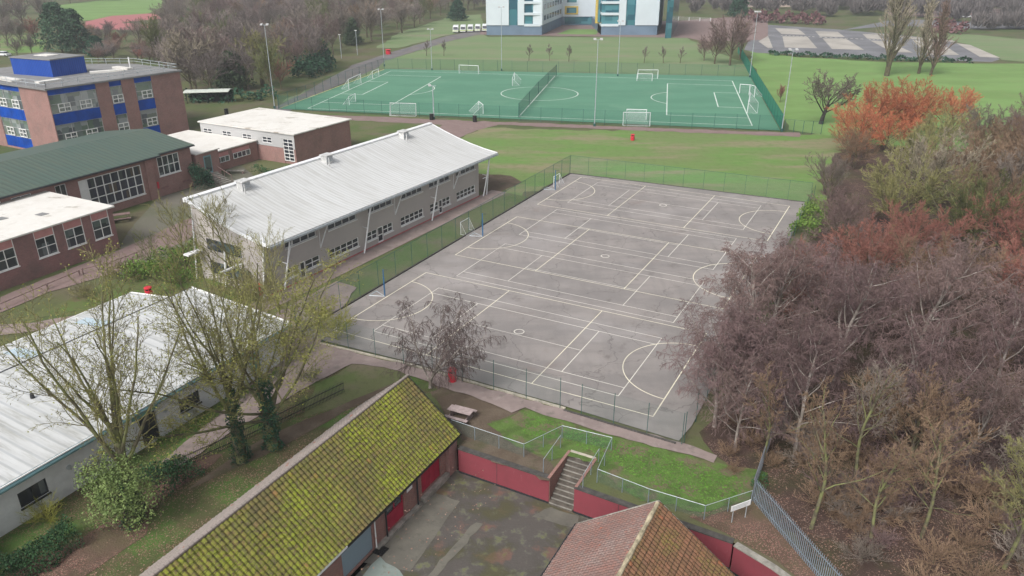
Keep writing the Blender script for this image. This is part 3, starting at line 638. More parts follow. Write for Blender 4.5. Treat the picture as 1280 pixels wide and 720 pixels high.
w.hexa([uvp(-60.6,40,0),uvp(-60.4,40,0),uvp(-60.4,2,0),uvp(-60.6,2,0)],[uvp(-60.6,40,3),uvp(-60.4,40,3),uvp(-60.4,2,3),uvp(-60.6,2,3)])
w.build('wall', M['renderw'], wb)
def slope(name, mat, par, u0, z0, u1, z1, v0, v1, th=.12):
    return part(name, mat, par, lambda m: m.hexa([uvp(u0,v0,z0-th),uvp(u1,v0,z1-th),uvp(u1,v1,z1-th),uvp(u0,v1,z0-th)],[uvp(u0,v0,z0),uvp(u1,v0,z1),uvp(u1,v1,z1),uvp(u0,v1,z0)]))
slope('roof', 'roofwhite2', wb, -43.4, 3.5, -54.9, 4.35, 2, 42.3)
slope('lower_roof', 'roofwhite2', wb, -54.95, 3.95, -61.0, 3.2, 2, 40.6)
part('roof_step', 'dark', wb, lambda m: m.hexa([uvp(-54.95,2,3.9),uvp(-54.9,2,3.9),uvp(-54.9,42.3,3.9),uvp(-54.95,42.3,3.9)],[uvp(-55.0,2,4.37),uvp(-54.85,2,4.37),uvp(-54.85,42.3,4.37),uvp(-55.0,42.3,4.37)]))
part('fascia', 'teal', wb, lambda m: m.tube([uvp(-43.3,2,3.3), uvp(-43.3,42.3,3.3)], .2, 10))
part('fascia_trim', 'white', wb, lambda m: (m.tube([uvp(-43.2,2,3.52), uvp(-43.2,42.35,3.52)], .06, 6), m.tube([uvp(-43.3,42.36,3.5), uvp(-54.9,42.36,4.36)], .09, 6), m.tube([uvp(-54.9,40.7,3.95), uvp(-61.05,40.7,3.2)], .07, 6), m.tube([uvp(-61.05,2,3.2), uvp(-61.05,40.7,3.2)], .07, 6)))
window(wb, WF, wops[0], 2, 1, .18, 'dark', 'glassv'); window(wb, WF, wops[1], 2, 1, .18, 'dark', 'glassv')
dd = part('door', 'dark', wb, lambda m: (WF.box(m, 12.55, 13.2, .12, 2.35, -.15, -.1), WF.box(m, 13.22, 13.85, .12, 2.35, -.12, -.07)))
part('green_panel', 'tealpanel', wb, lambda m: (WF.box(m, 12.3, 14.4, 2.45, 3.05, .004, .03)))
part('green_panel', 'tealpanel', wb, lambda m: (WF.box(m, 2.6, 3.6, .5, 2.3, .004, .03)))
for a in (19.2, 11.8): part('round_vent', 'galv', wb, lambda m: m.tube([WF.p(a,1.9,.0), WF.p(a,1.9,.08)], .16, 12))
for v in (12, 20, 28, 34): part('rooflight', 'roofblue', wb, lambda m: m.hexa([uvp(-55.3,v,3.93),uvp(-59.5,v,3.42),uvp(-59.5,v+1.1,3.42),uvp(-55.3,v+1.1,3.93)],[uvp(-55.3,v,3.96),uvp(-59.5,v,3.44),uvp(-59.5,v+1.1,3.44),uvp(-55.3,v+1.1,3.96)]))
part('roof_cowl', 'dark', wb, lambda m: (m.tube([uvp(-50.2,24.6,3.9),uvp(-50.2,24.6,4.35)], [.16,.12], 8), m.tube([uvp(-49.6,25.4,3.9),uvp(-49.6,25.4,4.5)], .1, 8)))
# --- grey classroom block
gb = T('grey_classroom_block', 'two-storey grey classroom block with curved pale ribbed roof beside the hard court', 'school building', (*GF.p(19.6,0,-5)[:2], 0))
GL = 39.3
ups = [(.87,5.5),(7,11.55),(13,17.3),(19,23.4),(25.4,30),(31.8,36.3)]
lows = [(.97,5.5,5),(7,8.78,2),(9.66,11.55,2),(13,17.6,5),(19.15,20.95,2),(22.05,23.9,2),(25.35,30.2,5),(31.65,33.8,2),(34.65,36.5,2)]
doors = [(8.82,9.6),(21,21.98),(33.86,34.6)]
gops = [(a,b,4.15,5.0) for a,b in ups]+[(a,b,.88,1.98) for a,b,_ in lows]+[(a,b,.04,2.05) for a,b in doors]
w = MB(); facade(w, GF, 0, GL, -.02, 5.75, gops, .16)
prof = [(.95,5.62),(-1.2,5.92),(-3.5,6.38),(-5.8,6.98),(-8.1,7.7),(-10.5,8.55)]
for a in (0.0, GL):
    pts = [(0,5.6)]+[(o, z-.2) for o, z in prof[1:-1]]+[(-9.6,8.2)]
    w.poly([GF.p(a,-.02,0), *[GF.p(a,z,o) for o,z in pts], GF.p(a,-.02,-9.6)])
w.poly([GF.p(0,-.02,-9.6), GF.p(GL,-.02,-9.6), GF.p(GL,8.2,-9.6), GF.p(0,8.2,-9.6)])
w.build('wall', M['render'], gb)
def curved(m, a0, a1, up=0, th=.18):
    for (o0,z0),(o1,z1) in zip(prof[:-1], prof[1:]):
        m.hexa([GF.p(a0,z0-th,o0),GF.p(a1,z0-th,o0),GF.p(a1,z1-th,o1),GF.p(a0,z1-th,o1)],[GF.p(a0,z0+up,o0),GF.p(a1,z0+up,o0),GF.p(a1,z1+up,o1),GF.p(a0,z1+up,o1)])
part('roof', 'roofwhite', gb, lambda m: curved(m, -3.4, 39.1))
part('roof_verge', 'whitem', gb, lambda m: curved(m, -3.55, -3.402, .06)); part('roof_verge', 'whitem', gb, lambda m: curved(m, 39.102, 39.3, .06))
part('eaves_gutter', 'galv', gb, lambda m: GF.box(m, -3.5, 39.2, 5.28, 5.5, .97, 1.1))
part('ridge_cap', 'whitem', gb, lambda m: m.hexa([GF.p(-3.5,8.35,-10.2),GF.p(39.3,8.35,-10.2),GF.p(39.3,8.2,-10.75),GF.p(-3.5,8.2,-10.75)],[GF.p(-3.5,8.62,-10.15),GF.p(39.3,8.62,-10.15),GF.p(39.3,8.66,-10.75),GF.p(-3.5,8.66,-10.75)]))
for a, b in ups: window(gb, GF, (a,b,4.15,5.0), 4, 1, .16, sill=True)
for a, b, c in lows: window(gb, GF, (a,b,.88,1.98), c, 2, .16)
for a, b in doors:
    d = part('door', 'white', gb, lambda m: (GF.box(m, a, a+.1, .05, 2.04, -.12, -.03), GF.box(m, b-.1, b, .05, 2.04, -.12, -.03), GF.box(m, a+.1, b-.1, .05, .3, -.12, -.03), GF.box(m, a+.1, b-.1, 1.0, 1.1, -.12, -.03), GF.box(m, a+.1, b-.1, 1.92, 2.04, -.12, -.03)))
    part('pane', 'glass', d, lambda m: GF.box(m, a+.08, b-.08, .28, 1.95, -.1, -.07))
part('kerb_line', 'redline', gb, lambda m: GF.box(m, -.1, GL, -.01, .12, .004, .16))
for a in (12.0, 25.2, 37.6, -.3): 
    part('strut', 'whitem', gb, lambda m: (m.bar(GF.p(a,0,.55), GF.p(a-.7,2.9,.75), .09, 8), m.bar(GF.p(a-.7,2.9,.75), GF.p(a-1.3,5.4,.85), .08, 8), m.bar(GF.p(a-.7,2.9,.75), GF.p(a-.7,2.95,0), .05, 6), m.bar(GF.p(a-.5,2.4,.7), GF.p(a-2.3,5.4,.3), .05, 6)))
for a in (6.2, 18.6, 31.4):
    part('strut', 'whitem', gb, lambda m: (m.bar(GF.p(a,2.7,.02), GF.p(a-.7,5.35,.75), .07, 8), m.bar(GF.p(a,2.7,.02), GF.p(a,5.3,.06), .04, 6)))
part('strut', 'whitem', gb, lambda m: (m.bar(GF.p(-1.2,0,.5), GF.p(-1.9,5.4,.6), .09, 8), m.bar(GF.p(-1.2,2.6,.5), GF.p(-.3,2.6,.5), .05, 6)))
for a in (39.8,): 
    for o in (0, -5.5, -10): part('strut', 'whitem', gb, lambda m: (m.bar(GF.p(a,0,o), GF.p(a-.9,6.2-o*.2,o), .1, 8)))
part('entrance_canopy', 'whitem', gb, lambda m: (GF.box(m, 39.4, 41.2, 3.2, 3.35, -9.6, -8.8), GF.box(m, 39.4, 42.0, 2.9, 3.05, -3.2, -2.9)))
part('gable_window', 'glassv', gb, lambda m: (GF.box(m, 39.31, 39.36, 1, 2.3, -8, -2), GF.box(m, 39.31, 39.36, 3.6, 4.8, -8, -3)))
for a in (19.66, 32.7, 4.5):
    v_ = part('roof_vent', 'render2', gb, lambda m: (GF.box(m, a-.7, a+.4, 8.0, 9.0, -9.8, -8.9), GF.box(m, a-.85, a+.55, 9.002, 9.1, -9.95, -8.7), GF.box(m, a+.7, a+.8, 7.9, 9.0, -8.2, -8.1)))
    part('louvre', 'galv', v_, lambda m: [GF.box(m, a-.65, a+.35, 8.3+.2*i, 8.4+.2*i, -8.89, -8.86) for i in range(3)])
# --- block C: white flat roof, brick (left)
cb = T('flat_roofed_brick_block', 'single-storey pink brick block with white flat roof and three pink-topped windows', 'school building', (*xy(-86, 41), 0))
CF = Fr(xy(-79.85,53.05), xy(-79.85,27))
cops = [(.58,2.74,1.85,4.85),(3.82,6.04,1.95,4.85),(7.12,9.32,1.95,4.85),(11.5,13.7,1.95,4.85)]
w = MB(); facade(w, CF, 0, 26, -.02, 4.95, cops, .12)
w.poly([uvp(-79.85,53.05,-.02),uvp(-92.2,53.05,-.02),uvp(-92.2,53.05,4.95),uvp(-79.85,53.05,4.95)]); w.poly([uvp(-92.2,53.05,-.02),uvp(-92.2,27,-.02),uvp(-92.2,27,4.95),uvp(-92.2,53.05,4.95)])
w.build('wall', M['brickd'], cb)
part('roof', 'flatwhite', cb, lambda m: m.prism([xy(-79.6,53.3), xy(-92.4,53.3), xy(-92.4,27), xy(-79.6,27)], 4.951, 5.12))
for (a,b,c,d) in cops:
    wn = window(cb, CF, (a,b,c,4.05), 2, 2, .12, gm='glassv')
    part('spandrel', 'pinkpanel', wn, lambda m: CF.box(m, a+.08, b-.08, 4.06, 4.85, -.1, -.05)); part('frame', 'white', wn, lambda m: (CF.box(m, a, a+.08, 4.05, 4.85, -.1, -.02), CF.box(m, b-.08, b, 4.05, 4.85, -.1, -.02)))
for u, v in ((-87,44),(-84.5,47),(-88.5,39)): part('roof_patch', 'flatgrey', cb, lambda m: m.prism([xy(u,v), xy(u+1,v+.1), xy(u+1.1,v+1), xy(u,v+.9)], 5.124, 5.16))
# --- green-roofed hall
gh = T('green_roofed_hall', 'long brick hall with dark green sheet roof and tall white-framed windows', 'school building', (*xy(-101, 50), 0))
G1 = Fr(xy(-92.2,68.5), xy(-92.2,20)); G2 = Fr(xy(-92.35,68.5), xy(-92.35,75.3))
o1 = [(1.8,10.95,1.15,5.2),(12.6,14.0,1.2,5.35)]+[(17+i*3.6,19.4+i*3.6,1.2,5.3) for i in range(7)]
w = MB(); facade(w, G1, 0, 48.5, -.02, 5.7, o1, .14); facade(w, G2, 0, 6.8, -.02, 5.75, [(1.0,4.65,2.8,5.5)], .14)
w.hexa([uvp(-92.4,75.3,0),uvp(-111,75.3,0),uvp(-111,75.1,0),uvp(-92.4,75.1,0)],[uvp(-92.4,75.3,5.7),uvp(-111,75.3,5.7),uvp(-111,75.1,5.7),uvp(-92.4,75.1,5.7)])
w.hexa([uvp(-92.5,75.3,5.7),uvp(-111,75.3,5.7),uvp(-111,75.1,5.7),uvp(-92.5,75.1,5.7)],[uvp(-101.4,75.3,7.2),uvp(-101.6,75.3,7.2),uvp(-101.6,75.1,7.2),uvp(-101.4,75.1,7.2)])
w.poly([uvp(-111,75.3,0),uvp(-111,20,0),uvp(-111,20,5.7),uvp(-111,75.3,5.7)])
w.build('wall', M['brick'], gh)
slope('roof', 'roofgreen', gh, -91.55, 5.95, -101.5, 7.4, 20, 69.6, .14); slope('roof', 'roofgreen', gh, -92.1, 6.04, -101.5, 7.4, 69.6, 75.9, .14)
slope('rear_roof', 'roofgreen', gh, -111.6, 5.95, -101.5, 7.4, 20, 75.9, .14)
part('gutter', 'dark', gh, lambda m: (m.tube([uvp(-91.5,20,5.82), uvp(-91.5,69.6,5.82)], .1, 6), m.tube([uvp(-92.0,69.6,5.9), uvp(-92.0,75.9,5.9)], .09, 6)))
part('pier', 'brick', gh, lambda m: G1.box(m, .0, 1.2, -.01, 5.65, .003, .25))
window(gh, G1, (1.8,9.8,1.15,5.2), 7, 3, .14, w=.11, gm='glasst2'); 
wn = window(gh, G1, (9.82,10.95,1.15,5.2), 1, 3, .14, gm='white'); wn['label'] = 'pale curtained end bay'
window(gh, G1, o1[1], 2, 2, .14, gm='glassv')
for q in o1[2:]: window(gh, G1, q, 2, 3, .14, gm='glassv')
window(gh, G2, (1.0,4.65,2.8,5.5), 4, 2, .14, gm='glassv', w=.1)
for a in (.9, 4.6): part('air_vent', 'brickd', gh, lambda m: G2.box(m, a, a+1.3, 1.0, 1.25, .003, .04))
part('red_box', 'redplastic', gh, lambda m: G2.box(m, .2, .5, 1.3, 2.2, .01, .2))
# --- entrance annex with stairs
an = T('flat_roofed_entrance_annex', 'low brick annex with patchy white flat roof between the green-roofed hall and white-clad block', 'annex', (*xy(-97, 82), 0))
part('wall', 'brick', an, lambda m: (m.prism([xy(-92.3,76.0), xy(-101,76.0), xy(-101,80.2), xy(-92.3,80.2)], -.01, 4.4), m.prism([xy(-95.3,80.21), xy(-108,80.21), xy(-108,90.9), xy(-95.3,90.9)], -.01, 3.1)))
part('roof', 'flatwhite', an, lambda m: (m.prism([xy(-92.1,75.95), xy(-101.2,75.95), xy(-101.2,80.4), xy(-92.1,80.4)], 4.402, 4.55)))
part('lower_roof', 'flatwhite', an, lambda m: m.prism([xy(-95.0,80.42), xy(-111,80.42), xy(-111,90.85), xy(-95.0,90.85)], 3.102, 3.28))
AF = Fr(xy(-92.3,76.0), xy(-92.3,80.2)); AF2 = Fr(xy(-95.3,80.3), xy(-95.3,90.8))
dr = part('entrance_door', 'teal', an, lambda m: AF.box(m, 1.3, 2.7, 1.2, 3.9, .004, .05)); part('pane', 'glassv', dr, lambda m: AF.box(m, 1.45, 2.55, 1.5, 3.7, .051, .06))
for a in (.8, 5.2):
    wn = window(an, AF2, (a, a+3.6, 1.3, 2.2), 4, 1, -.12, gm='glassv', sill=False); part('spandrel', 'pinkpanel', wn, lambda m: AF2.box(m, a, a+3.6, 2.21, 2.75, .004, .06))
es = T('entrance_steps', 'outside steps with brown handrails rising to the annex door', 'steps', (*xy(-90, 78), 0))
for i in range(7):
    z = 1.2*(7-i)/7; part('step', 'conc', es, lambda m: m.prism([xy(-92.2+i*.42,77.2), xy(-91.77+i*.42,77.2), xy(-91.77+i*.42,79.2), xy(-92.2+i*.42,79.2)], 0, z))
for v in (77.15, 79.25): part('handrail', 'wooddk', es, lambda m: (m.bar(uvp(-92.1,v,2.1), uvp(-89.2,v,1.0), .05, 6), m.bar(uvp(-89.2,v,0), uvp(-89.2,v,1.0), .04, 6), m.bar(uvp(-90.6,v,.5), uvp(-90.6,v,1.55), .04, 6)))
# --- block D
db = T('white_clad_brick_block', 'boxy brick block with pale clad upper front and white flat roof', 'school building', (*xy(-97, 97), 0))
DF = Fr(xy(-87.1,91.0), xy(-108,91.0)); DR = Fr(xy(-87.1,91.0), xy(-86.7,104.3))
dops = [(.38,2.5,-.0,4.1)]+[(a,a+2.05,3.0,4.0) for a in (4.87,9.29,13.85,18.3)]
w = MB(); facade(w, DF, 0, 20.9, -.02, 2.55, [(.38,2.5,0,2.55)], .1); w.poly([DR.p(0,-.02), DR.p(DR.L,-.02), DR.p(DR.L,4.85), DR.p(0,4.85)])
w.poly([uvp(-86.7,104.3,0),uvp(-107.6,104.3,0),uvp(-107.6,104.3,4.85),uvp(-86.7,104.3,4.85)]); w.poly([uvp(-108,91,0),uvp(-107.6,104.3,0),uvp(-107.6,104.3,4.85),uvp(-108,91,4.85)])
w.build('wall', M['brick'], db)
w = MB(); facade(w, DF, 0, 20.9, 2.55, 4.86, [(.38,2.5,2.55,4.1)]+dops[1:], .14, .05); w.build('cladding', M['clad'], db)
part('roof', 'flatwhite', db, lambda m: m.prism([xy(-86.85,90.75), xy(-86.4,104.55), xy(-107.8,104.6), xy(-108.3,90.75)], 4.88, 5.05))
for q in dops[1:]: window(db, DF, q, 2, 2, .14, o=.05, sill=False, gm='glass', w=.09)
window(db, DF, (.38,2.5,.5,4.1), 2, 6, .1, sill=False, w=.1)
# --- blue and brick tower block A
ab = T('blue_panelled_brick_block', 'three-storey brick and bright blue panelled block with rooftop plant room', 'school building', (-82, 140, 0))
A0, A1 = (-75.02,126.14), (-61.49,146.24); eR = Fr(A0, A1); aL = R(151); A2 = (A0[0]+30*math.cos(aL), A0[1]+30*math.sin(aL)); eL = Fr(A0, A2)
aB = R(146); A3 = (A1[0]+14*math.cos(aB), A1[1]+14*math.sin(aB)); A4 = (A2[0]+16*math.cos(R(56)), A2[1]+16*math.sin(R(56)))
HA = 11.0
RO = [(.12,8.1,.3,HA-.02),(10.5,12.7,.3,HA-.02),(15.1,18.4,.3,HA-.02)]; LO = [(7.7,15.4,.3,HA-.02),(18.5,26,.3,HA-.02)]
w = MB(); facade(w, eR, 0, eR.L, -.02, HA, RO, .25); facade(w, eL, 0, 30, -.02, HA, LO, .25)
w.poly([(*A1,0),(*A3,0),(*A3,HA),(*A1,HA)]); w.poly([(*A3,0),(*A4,0),(*A4,HA),(*A3,HA)]); w.poly([(*A2,0),(*A4,0),(*A4,HA),(*A2,HA)])
w.build('wall', M['brick'], ab)
bands = [(10.1,11.0-.02),(5.25,7.05),(.32,2.15)]
for fr, OO in ((eR, RO), (eL, LO)):
    for (a,b,_,_) in OO:
        for (z0,z1) in bands:
            part('blue_panel', 'bluepanel', ab, lambda m: (fr.box(m, a+.02, b-.02, z0, z1, -.22, -.06), [fr.box(m, a+.02+i*1.3, a+.06+i*1.3, z0, z1, -.06, -.045) for i in range(1, int((b-a)/1.3)+1)]))
        for (z0,z1) in ((7.06,10.09),(2.16,5.24)):
            wn = window(ab, fr, (a+.02,b-.02,z0,z1), max(1, round((b-a)/2.6)), 2, .22, fm='clad', gm='glassb', w=.06, sill=False)
            xs = {True: [1.2, 4.8]}.get(b-a > 5, [max(.15, (b-a)-2.25)]) if fr is eR else [1.0, 4.6]
            for x in xs:
                if x+2 > b-a: x = max(.02, b-a-2.05)
                cs = MB(); c0, c1, d0, d1 = a+x, min(a+x+2.0, b-.05), z0+.15, z0+1.55
                for e in (c0, (c0+c1)/2-.06, c1-.12): fr.box(cs, e, e+.12, d0, d1, -.1, .0)
                for e in (d0, (d0+d1)/2-.06, d1-.12): fr.box(cs, c0+.12, c1-.12, e, e+.12, -.099, -.001)
                co = cs.build('casement', M['white'], wn)
                
def inset(p, k=.5): 
    cx, cy = -80, 145; return (p[0]+(p[0]-cx)*k/20, p[1]+(p[1]-cy)*k/20)
part('roof', 'flatgrey', ab, lambda m: m.prism([inset(p) for p in (A0,A1,A3,A4,A2)], HA+.002, HA+.28))
rp = [inset(p,-.3) for p in (A2,A0,A1,A3,A4)]
def rails(m):
    for P, Q in zip(rp[:-1], rp[1:]):
        for h in (.55, 1.05): m.bar((*P, HA+.28+h), (*Q, HA+.28+h), .05, 4)
        n = int(math.dist(P,Q)/2.5)
        for i in range(n+1): x, y = P[0]+(Q[0]-P[0])*i/n, P[1]+(Q[1]-P[1])*i/n; m.bar((x,y,HA+.28),(x,y,HA+1.33), .045, 4)
part('roof_railing', 'galv', ab, rails)
ph = [(-80.0,137.6),(-89.0,141.2),(-85.9,147.3),(-77.0,143.4)]
pr_ = part('plant_room', 'bluecorr', ab, lambda m: m.prism(ph, HA+.28, HA+3.1)); part('plant_room_roof', 'flatgrey', pr_, lambda m: m.prism([(x+(x+83)*.04, y+(y-142)*.04) for x,y in ph], HA+3.102, HA+3.3))
part('rooflight', 'flatwhite', pr_, lambda m: m.prism([(-82.5,141.5),(-85.5,142.6),(-84.5,144.6),(-81.5,143.5)], HA+3.301, HA+3.4))
for q in ((-73.5,143.5,5.5,1.2,30),(-72.5,147.5,4.5,1.2,-30),(-78,132.5,4,1.4,60),(-86,134.5,6,1.6,-35)):
    x,y,l,wd,an_ = q; c_, s_ = math.cos(R(an_)), math.sin(R(an_))
    part('roof_hatch', 'flatwhite', ab, lambda m: m.prism([(x+c_*a-s_*b, y+s_*a+c_*b) for a,b in ((-l/2,-wd/2),(l/2,-wd/2),(l/2,wd/2),(-l/2,wd/2))], HA+.282, HA+.6))
part('antenna', 'white', ab, lambda m: (m.bar((-71.5,148.5,HA+.2),(-71.5,148.5,HA+2.3), .12, 6)))
# --- far white campus building
fb = T('white_campus_building', 'large white multi-storey building with teal glazing behind the far field', 'building', (20, 330, 0))
def fx(p, y=315.6): return (p-640)/F*(y*math.cos(TH)+CH*math.sin(TH))
Y0 = 315.6; HB = 21; B1 = 3.7
xs_ = [fx(p) for p in (607.9,636,647,655,675.6,677.5)]; xr = [fx(p) for p in (751,772.4,781,793,821.8)]
back = g(703,31.8); backr = g(752,31.8); bY = back[1]
part('wall', 'campusw', fb, lambda m: (m.box(xs_[0],xs_[1],Y0,Y0+45,B1,HB), m.box(xs_[2],xs_[3],Y0,Y0+45,B1,HB), m.box(xs_[4],xs_[5],Y0,Y0+45,B1,HB), m.hexa([(xs_[5],Y0,B1),(back[0],bY,B1),(back[0]-6,bY,B1),(xs_[5]-6,Y0+1,B1)],[(xs_[5],Y0,HB),(back[0],bY,HB),(back[0]-6,bY,HB),(xs_[5]-6,Y0+1,HB)]),
     m.box(back[0],backr[0]+25,bY,bY+12,B1,HB), m.box(xr[1],xr[2],Y0,Y0+30,B1,HB), m.hexa([(xr[3],Y0,B1),(xr[4],Y0,B1),(xr[4]+10,Y0+45,B1),(xr[3],Y0+45,B1)],[(xr[3],Y0,HB),(xr[4],Y0,HB),(xr[4]+10,Y0+45,HB),(xr[3],Y0+45,HB)])))
part('plinth', 'campusg', fb, lambda m: (m.box(xs_[0]+.1,xs_[5]-.1,Y0+.3,Y0+44,0,B1-.01), m.hexa([(xs_[5]-.2,Y0+.4,0),(back[0]-.2,bY,0),(back[0]-6,bY,0),(xs_[5]-6,Y0+1,0)],[(xs_[5]-.2,Y0+.4,B1),(back[0]-.2,bY,B1),(back[0]-6,bY,B1),(xs_[5]-6,Y0+1,B1)]), m.box(back[0],backr[0]+24,bY+.4,bY+11,0,B1-.01), m.hexa([(xr[0]+.1,Y0+.3,0),(xr[4]-.2,Y0+.3,0),(xr[4]+9.6,Y0+44,0),(xr[0]+.1,Y0+44,0)],[(xr[0]+.1,Y0+.3,B1-.01),(xr[4]-.2,Y0+.3,B1-.01),(xr[4]+9.6,Y0+44,B1-.01),(xr[0]+.1,Y0+44,B1-.01)])))
for i, (x0,x1) in enumerate(((xs_[1],xs_[2]),(xr[2],xr[3]))): part('stair_glazing', 'glasst', fb, lambda m: m.box(x0,x1,Y0+.4,Y0+20,.1,HB-.2))
for (x0,x1) in ((xs_[3],xs_[4]),(xr[0],xr[1])):
    part('floor_band', 'campusw', fb, lambda m: [m.box(x0,x1,Y0+.05,Y0+15,B1+4.15*k-.45,B1+4.15*k+.45) for k in range(5)])
    for k in range(5): part('window_band', 'glasst', fb, lambda m: m.box(x0+.1,x1-.1,Y0+.6,Y0+14,max(.1,B1+4.15*(k-1)+.46),B1+4.15*k-.46))
part('window_band', 'glasst', fb, lambda m: m.box(back[0]+1, backr[0]+20, bY+.2, bY+1, .6, B1-.3))
cw = Fr((xs_[5],Y0), back, (40,100))
for k in range(4):
    for i in range(7):
        a = 3+i*5.2; part('window', 'glass', fb, lambda m: (cw.box(m, a, a+1.5, 5.2+4.1*k, 7.1+4.1*k, -.02, .05), cw.box(m, a+2.1, a+3.6, 5.2+4.1*k, 7.1+4.1*k, -.02, .05)))
M['yellow'] = plain('yellow_frame', (.62,.45,.1), .6, .1)
for k, x0, x1 in ((0, 705.5, 722), (1, 705.5, 722)):
    a0, a1 = fx(x0, bY), fx(x1, bY); z0 = 4.6+k*4.3
    part('window_frame', 'yellow' if k == 0 else 'campusw', fb, lambda m: m.box(a0,a1,bY-.3,bY-.02,z0,z0+3.4)); part('window', 'glasst', fb, lambda m: m.box(a0+.8,a1-.8,bY-.4,bY-.32,z0+.6,z0+2.8))
part('yellow_fin', 'yellow', fb, lambda m: (m.box(xr[0]-1.6,xr[0]-.9,Y0+8,Y0+9,B1,HB), m.box(xr[0]-1.6,xr[0]-.05,Y0+7.9,Y0+8.9,B1,B1+.7)))
part('recess_glazing', 'glasst', fb, lambda m: m.box(xr[0]-.9,xr[0]-.05,Y0+5,Y0+14,B1+.7,HB-.2))
g0, g1 = g(831,48), g(847,31.6)
part('glazed_wing', 'glasst', fb, lambda m: (m.hexa([(*g0,0),(g0[0]+2.5,g0[1]+1,0),(*g1,0),(g1[0]-5,g1[1],0)],[(*g0,HB+2),(g0[0]+2.5,g0[1]+1,HB+2),(*g1,HB+2),(g1[0]-5,g1[1],HB+2)])))
M['mesh3'] = mesh_mat('pitch_wire_mesh', (.03,.13,.1), .22)
M['shelterc'] = plain('shelter_canopy', (.5,.53,.48), .4, .1)
M['vanw'] = plain('white_car_paint', (.7,.72,.72), .3, .05); M['vanstripe'] = plain('yellow_green_stripe', (.4,.5,.1), .5, .1)
M['carpark'] = plain('car_park_tarmac', (.16,.16,.17), .9, .2, .1); M['baypale'] = plain('pale_gravel_bay', (.36,.335,.3), .95, .15, .1)
M['meshf'] = mesh_mat('faint_green_wire_mesh', (.13,.27,.2), .15)
# ---------------------------------------------------------------- court fences, netball posts, bins, benches
def fence(label, pts, h, sp, ms, pm='dark', r=.035, toprail=True, group=None, name='mesh_fence', rm=None):
    t = T(name, label, 'fence', (*pts[0], 0), group); me, rl = MB(), MB(); done = set()
    for P, Q in zip(pts[:-1], pts[1:]):
        fr = Fr(P, Q); me.poly([fr.p(0,.05), fr.p(fr.L,.05), fr.p(fr.L,h), fr.p(0,h)])
        if toprail: rl.bar((*P,h),(*Q,h), .022, 4)
    me.build('mesh_panel', M[ms], t)
    if rl.v: rl.build('top_rail', M[rm or pm], t)
    for P, Q in zip(pts[:-1], pts[1:]):
        n = max(1, round(math.dist(P, Q)/sp))
        for i in range(n+1):
            x, y = P[0]+(Q[0]-P[0])*i/n, P[1]+(Q[1]-P[1])*i/n; k = (round(x,1), round(y,1))
            if k in done: continue
            done.add(k); part('post', pm, t, lambda m: m.bar((x,y,0),(x,y,h+.02), r, 5))
    return t
M['gpost'] = plain('green_post', (.03,.09,.08), .6, .1)
fence('green mesh fence along the classroom side of the hard court', [cc(-2.35,-2.2), cc(-2.35,58.7)], 2.9, 3.05, 'mesh', 'gpost', .028)
fence('green mesh fence along the far field side of the hard court', [cc(-2.3,58.8), cc(32.8,60.5)], 2.9, 3.05, 'meshf', 'gpost', .018)
fence('thin mesh fence along the near paved side of the hard court', [cc(-2.3,-2.3), cc(9.3,-2.1), cc(23.8,-2.1)], 2.7, 2.9, 'mesh2', 'gpost', .025, toprail=False)
fence('short thin mesh fence at the near right end of the hard court', [cc(25.6,-2.2), cc(33.4,-2.4)], 2.7, 2.6, 'mesh2', 'gpost', .025, toprail=False)
fence('thin mesh fence along the woodland side of the hard court', [cc(33.5,-2.2), cc(33.2,60.5)], 2.7, 3.1, 'mesh2', 'gpost', .028, toprail=False)
def hoop_post(label, u, v, trolley=True):
    x, y = cc(u, v); t = T('netball_post', label, 'netball post', (x, y, 0), 'netball posts by the classroom side fence')
    part('pole', 'bluepost', t, lambda m: m.bar((x,y,.05),(x,y,3.05), .05, 8)); part('padding', 'bluepost', t, lambda m: m.bar((x,y,.3),(x,y,2.2), .075, 8))
    dx, dy = UX, UY
    part('ring', 'dark', t, lambda m: m.tube([(x+dx*.35+.19*math.cos(a), y+dy*.35+.19*math.sin(a), 3.02) for a in [i*math.pi/6 for i in range(13)]], .015, 5))
    part('base', 'galv', t, lambda m: (m.bar((x,y,.08),(x-dx*1.5+dy*.6,y-dy*1.5-dx*.6,.12), .05, 6), m.bar((x,y,.08),(x-dx*1.5-dy*.6,y-dy*1.5+dx*.6,.12), .05, 6), m.bar((x-dx*1.5+dy*.6,y-dy*1.5-dx*.6,.12),(x-dx*1.5-dy*.6,y-dy*1.5+dx*.6,.12), .06, 6)))
    return t
hoop_post('blue padded netball post nearest the classroom block entrance end', -.25, 8.2); hoop_post('middle blue netball post on the classroom side of the court', -.2, 27.9); hoop_post('farthest blue netball post near the field corner of the court', -.6, 49.6)
